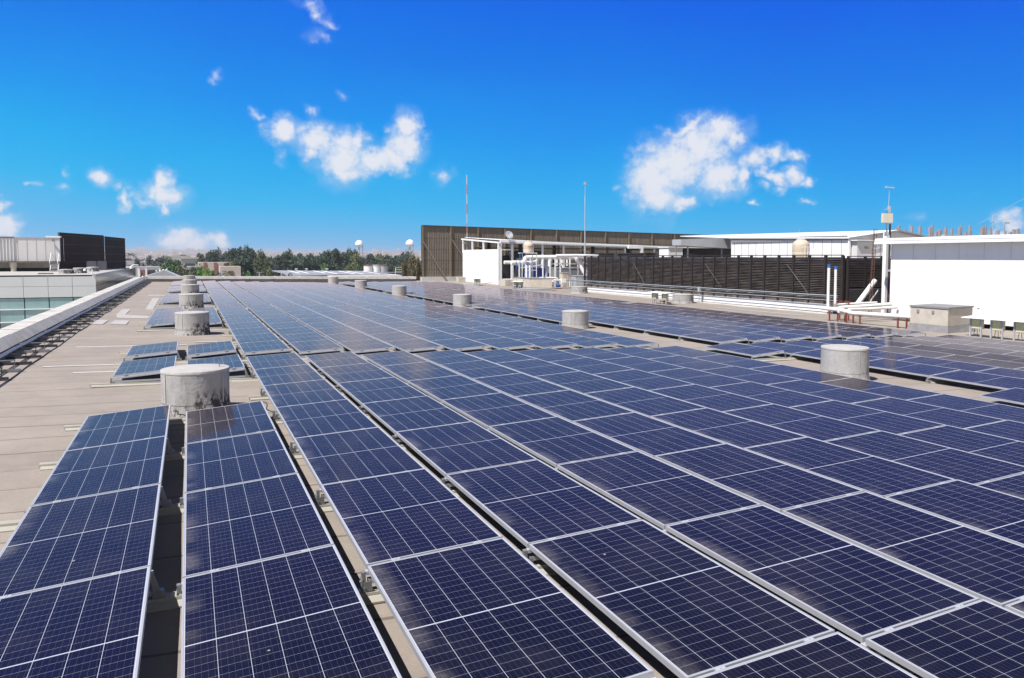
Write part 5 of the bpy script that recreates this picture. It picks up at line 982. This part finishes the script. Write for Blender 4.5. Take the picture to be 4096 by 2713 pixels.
# ------------------------------------------------------------ trees
TL = [[-21.5,329.3,0.46,6.43,'round','dark'],[-15.9,259.5,1.63,2.53,'palm','palm'],[-10.8,199.7,0.29,2.6,'conifer','blue'],[-8.1,169.8,-0.39,2.48,'conifer','dark'],[-7.7,184.8,0.17,3.0,'conifer','dark'],[-5.8,164.9,-0.61,2.68,'conifer','dark'],[-2.9,150.0,0.41,3.65,'round','green'],[-1.5,112.0,-1.01,3.27,'round','green'],[-0.3,118.0,-0.85,2.3,'round','olive'],[0.7,130.0,-0.67,2.53,'round','dark'],[1.5,112.0,-0.61,1.89,'round','bright'],[2.4,108.0,-1.11,1.54,'round','bright2'],[3.0,104.0,-1.1,1.35,'round','dark'],[0.1,100.0,-1.55,1.3,'round','olive'],[-6.9,259.9,0.39,5.91,'round','blue'],[-1.3,330.0,1.69,6.43,'round','blue'],[3.2,300.0,1.37,4.87,'conifer','blue'],[3.9,220.0,0.88,3.57,'ragged','dark'],[5.6,199.9,1.29,2.99,'ragged','dark'],[7.2,204.9,0.96,3.33,'ragged','blue'],[8.7,189.8,1.47,3.39,'ragged','dark'],[10.0,174.7,1.68,3.12,'ragged','dark'],[10.8,169.7,1.53,3.31,'ragged','dark'],[12.4,174.6,1.37,2.84,'ragged','dark'],[14.2,179.4,0.66,3.21,'ragged','olive'],[7.6,149.8,-0.33,3.41,'ragged','olive'],[10.1,149.7,-0.55,3.9,'ragged','dark'],[12.7,149.5,-0.78,3.41,'ragged','olive'],[7.7,119.8,-1.71,1.75,'round','bright'],[11.2,124.5,-1.3,1.38,'round','olive2'],[13.7,139.3,-0.51,1.82,'conifer','dark'],[18.3,209.2,0.51,3.41,'ragged','blue'],[18.4,179.1,0.34,3.51,'ragged','dark'],[19.9,178.9,0.79,2.92,'ragged','dark'],[20.8,168.7,0.8,3.86,'ragged','dark'],[23.2,173.5,0.24,3.41,'ragged','dark'],[17.1,144.0,-0.97,3.77,'ragged','dark'],[12.2,104.3,-1.68,2.05,'round','green2'],[24.0,168.3,0.02,2.48,'round','dark'],[30.7,197.6,0.84,3.9,'ragged','blue'],[29.6,177.5,1.83,3.51,'ragged','dark'],[31.2,177.3,1.27,3.51,'ragged','dark'],[26.0,162.9,-0.33,4.29,'ragged','dark'],[21.5,138.3,-0.72,2.0,'round','bright2'],[25.0,147.9,-1.47,3.41,'ragged','dark'],[36.1,186.5,1.36,3.21,'ragged','dark'],[31.4,167.1,-0.07,3.31,'ragged','dark'],[27.1,142.4,-0.74,2.35,'round','olive2'],[27.5,137.3,-0.76,2.0,'round','green2'],[24.8,137.8,-1.38,2.27,'round','olive'],[38.6,186.0,0.29,3.7,'ragged','dark'],[43.0,195.3,-0.32,3.9,'ragged','olive'],[47.6,204.5,-0.34,4.09,'ragged','dark'],[47.8,194.2,-0.06,3.9,'ragged','dark'],[47.3,184.0,0.79,3.08,'ragged','blue'],[37.0,176.2,-0.64,3.51,'ragged','dark'],[42.5,185.2,-0.97,4.32,'ragged','dark'],[26.6,98.5,-0.22,1.59,'ragged','brown'],[26.3,94.4,-0.02,1.4,'ragged','brown'],[27.3,104.5,-0.79,1.26,'ragged','brown'],[27.1,108.7,-1.82,2.18,'round','olive'],[4.8,121.9,-1.73,1.98,'round','yellow'],[4.6,204.7,0.2,3.91,'ragged','dark'],[6.8,234.9,-1.02,5.66,'ragged','olive2'],[6.8,187.8,-0.02,3.52,'ragged','dark'],[10.2,234.8,-0.85,4.57,'round','blue'],[11.7,238.8,-0.74,5.98,'ragged','olive2'],[10.4,193.4,-0.16,3.85,'round','dark'],[15.5,245.2,-0.9,6.06,'ragged','blue'],[16.1,238.1,-0.98,5.25,'conifer','olive'],[13.9,186.6,-0.2,3.8,'ragged','dark'],[15.3,195.4,-0.47,4.35,'conifer','green2'],[16.3,189.0,-0.92,4.02,'ragged','green2'],[18.9,200.8,0.0,4.82,'round','green2'],[18.2,181.7,-0.77,3.35,'ragged','blue'],[20.7,191.7,-0.44,3.96,'ragged','blue'],[25.6,225.9,0.37,5.71,'round','green2'],[23.9,197.8,-0.06,4.08,'ragged','green2'],[27.8,219.8,-0.99,5.43,'round','olive2'],[24.3,183.6,-0.2,3.88,'ragged','blue'],[29.1,207.1,-0.1,4.35,'round','blue'],[27.8,188.5,-0.19,4.82,'ragged','dark'],[33.0,217.2,-0.67,5.65,'ragged','olive2'],[39.7,246.6,0.08,4.71,'round','olive'],[31.7,187.5,0.13,4.07,'conifer','dark'],[38.3,220.3,-0.22,4.77,'ragged','olive'],[34.5,190.9,0.35,4.29,'ragged','olive'],[33.6,175.7,0.2,4.54,'ragged','olive2'],[43.1,219.9,-0.92,5.44,'ragged','olive'],[48.7,239.9,-0.21,5.51,'ragged','blue'],[49.8,237.4,-0.27,4.95,'conifer','olive2'],[49.8,229.8,-0.8,4.84,'conifer','olive'],[53.8,241.2,-1.13,5.75,'ragged','olive'],[56.6,241.1,0.33,5.76,'ragged','dark'],[49.3,204.5,-0.21,4.45,'conifer','dark'],[45.2,181.2,0.14,4.26,'round','dark'],[50.2,197.3,-0.64,4.0,'ragged','dark'],[59.7,228.7,-0.47,5.3,'conifer','olive2']]
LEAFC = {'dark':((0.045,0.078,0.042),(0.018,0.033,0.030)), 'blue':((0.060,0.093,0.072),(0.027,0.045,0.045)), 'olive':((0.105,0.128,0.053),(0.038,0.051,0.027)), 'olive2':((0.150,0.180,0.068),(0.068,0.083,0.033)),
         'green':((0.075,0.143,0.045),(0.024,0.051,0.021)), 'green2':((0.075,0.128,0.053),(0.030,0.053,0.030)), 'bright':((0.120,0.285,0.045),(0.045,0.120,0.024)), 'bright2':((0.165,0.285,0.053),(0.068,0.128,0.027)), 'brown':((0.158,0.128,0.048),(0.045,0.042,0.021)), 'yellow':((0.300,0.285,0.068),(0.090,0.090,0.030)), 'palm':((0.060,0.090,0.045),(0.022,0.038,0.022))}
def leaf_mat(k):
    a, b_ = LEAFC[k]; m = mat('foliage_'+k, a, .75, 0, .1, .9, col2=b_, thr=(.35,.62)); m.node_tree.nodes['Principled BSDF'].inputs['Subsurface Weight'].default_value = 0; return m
def crown(kind, seed):
    r_ = random.Random(seed); mb = MB()
    def leaf(c, s):
        n_ = Vector((r_.gauss(0,1), r_.gauss(0,1), r_.gauss(0,1)+.5)).normalized(); u = n_.orthogonal().normalized(); v = n_.cross(u); a = r_.uniform(0,6.3); u, v = u*math.cos(a)+v*math.sin(a), v*math.cos(a)-u*math.sin(a)
        c = Vector(c); mb.add([c-u*s, c-v*s*.5, c+u*s, c+v*s*.5], [(0,1,2,3)])
    if kind == 'palm':
        for k in range(26):
            a = r_.uniform(0,6.28); e = r_.uniform(-.6,1.3)
            for j in range(14):
                s = j/13; p = (.5*s*math.cos(a)*math.cos(e*.6), .5*s*math.sin(a)*math.cos(e*.6), .8+.30*s*math.sin(e)-.22*s*s)
                leaf(p, .035)
        return mb
    lobes = []
    n = {'round':17, 'ragged':30, 'conifer':16}[kind]
    for i in range(n):
        t = r_.uniform(0,1)
        if kind == 'conifer': rad = .40*(1-t)**.8+.03; z = .10+.86*t; lobes.append((r_.uniform(-1,1)*rad*.6, r_.uniform(-1,1)*rad*.6, z, .10+.17*(1-t)))
        elif kind == 'round': a = r_.uniform(0,6.28); q = math.sqrt(r_.random())*.36; z = .36+.50*t; q *= 1-.75*max(0,(t-.45))**1.3*1.6; lobes.append((q*math.cos(a), q*math.sin(a), z, r_.uniform(.10,.19)))
        else: a = r_.uniform(0,6.28); q = r_.uniform(.05,.42)*(1-.55*t); z = .18+.80*t; lobes.append((q*math.cos(a), q*math.sin(a), z, r_.uniform(.06,.15)))
    for (x, y, z, rr) in lobes:
        for k in range(int(250*(rr/.14)**1.3)):
            v = Vector((r_.gauss(0,1), r_.gauss(0,1), r_.gauss(0,1))).normalized()*rr*(r_.random()**.35)*r_.uniform(.8,1.15); leaf((x+v.x, y+v.y, z+v.z*.85), r_.uniform(.016,.034))
    return mb
CM = {(k, s): crown(k, s*31+len(k)) for k in ('round','ragged','conifer') for s in range(3)}; CM[('palm',0)] = crown('palm', 5)
CMESH = {}
order = sorted(range(len(TL)), key=lambda i: math.atan2(TL[i][0], TL[i][1]))
desc = {'dark':'dark green','blue':'bluish hazy','olive':'dull olive','olive2':'light olive','green':'mid green','green2':'grey green','bright':'bright green','bright2':'fresh green','brown':'olive brown','yellow':'yellowish','palm':'dark'}
kd = {'round':'round bushy tree','ragged':'ragged feathery tree','conifer':'pointed conifer','palm':'palm tree'}
for n_, i in enumerate(order):
    x, y, zt_, w_, kind, c = TL[i]; key = (kind, i % 3 if kind != 'palm' else 0); mk = key+(c,)
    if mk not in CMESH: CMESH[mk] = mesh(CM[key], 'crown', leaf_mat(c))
    H = zt_-GZ; t = thing({'palm':'palm_tree','conifer':'conifer_tree'}.get(kind,'broadleaf_tree'), '%s %s beyond the back parapet, %s tree counting from the left' % (desc[c], kd[kind], ORD[n_+1]), 'tree', (x,y,GZ), 'trees beyond the back parapet')
    o = part('crown', CMESH[mk], None, t); hh = H if kind != 'palm' else H
    if kind == 'palm': o.scale = (w_*1.6, w_*1.6, 4.5); o.location = (0,0,H-4.6)
    else:
        ch = min(H, max(w_*1.7, 11.5 if kind == 'ragged' else 9.5)); o.scale = (w_*(1.4 if kind == 'conifer' else 2.0),)*2+(ch,); o.location = (0,0,H-ch)
    o.rotation_euler.z = i*1.7
    b = MB().tube([(x,y,GZ),(x+.1,y,GZ+H*.4),(x,y,GZ+H*.8)], [.028*H*.6,.02*H*.6,.008*H], 8); part('trunk', b, TRUNK, t, True)
# distant wooded belt and town
r_ = random.Random(77); b = MB()
leafs = CM[('ragged',1)].v; 
for k in range(260):
    a = R(r_.uniform(-13,26)); d = r_.uniform(330,950); x, y = d*math.sin(a), d*math.cos(a); top = r_.uniform(-3.5,.5)-d*.0045+(d/950)**2*3; hgt = r_.uniform(9,12); w_ = r_.uniform(7,14)
    for j in range(150):
        v = Vector((r_.gauss(0,1), r_.gauss(0,1), r_.gauss(0,1))).normalized()*(r_.random()**.4); s = r_.uniform(.5,1.1); n1 = Vector((r_.gauss(0,1),r_.gauss(0,1),r_.gauss(0,1)+.6)).normalized(); u = n1.orthogonal().normalized(); vv = n1.cross(u)
        c = Vector((x+v.x*w_*.5, y+v.y*w_*.5, top-hgt*.4+v.z*hgt*.42)); b.add([c-u*s,c-vv*s*.6,c+u*s,c+vv*s*.6], [(0,1,2,3)])
o = solo('distant_wood', b, mat('distant_leaves', (.045,.060,.040), .8, 0, .2, .05), 'hazy belt of far trees in front of the hillside town', 'wood', None, 'stuff', loc=(0,0,GZ))
town = MB()
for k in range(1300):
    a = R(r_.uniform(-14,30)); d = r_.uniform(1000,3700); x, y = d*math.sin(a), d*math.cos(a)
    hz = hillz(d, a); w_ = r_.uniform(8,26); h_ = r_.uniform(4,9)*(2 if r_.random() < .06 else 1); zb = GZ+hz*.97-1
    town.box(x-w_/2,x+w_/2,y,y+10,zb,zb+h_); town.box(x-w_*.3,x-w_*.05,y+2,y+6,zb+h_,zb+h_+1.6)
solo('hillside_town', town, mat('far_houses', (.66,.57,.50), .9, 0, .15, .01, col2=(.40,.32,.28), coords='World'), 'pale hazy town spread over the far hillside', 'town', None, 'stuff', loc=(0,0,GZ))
# ------------------------------------------------------------ air
b = MB().box(-5200,6200,-300,9000,GZ-1,31)
m = bpy.data.materials.new('haze'); m.use_nodes = True; tt = m.node_tree; tt.nodes.remove(tt.nodes['Principled BSDF']); pv = tt.nodes.new('ShaderNodeVolumePrincipled')
pv.inputs['Color'].default_value = (.80,.84,.93,1); pv.inputs['Density'].default_value = HAZE; pv.inputs['Anisotropy'].default_value = .2
tt.links.new(pv.outputs[0], tt.nodes['Material Output'].inputs['Volume'])
solo('haze', b, m, kind='stuff', loc=(0,0,0))
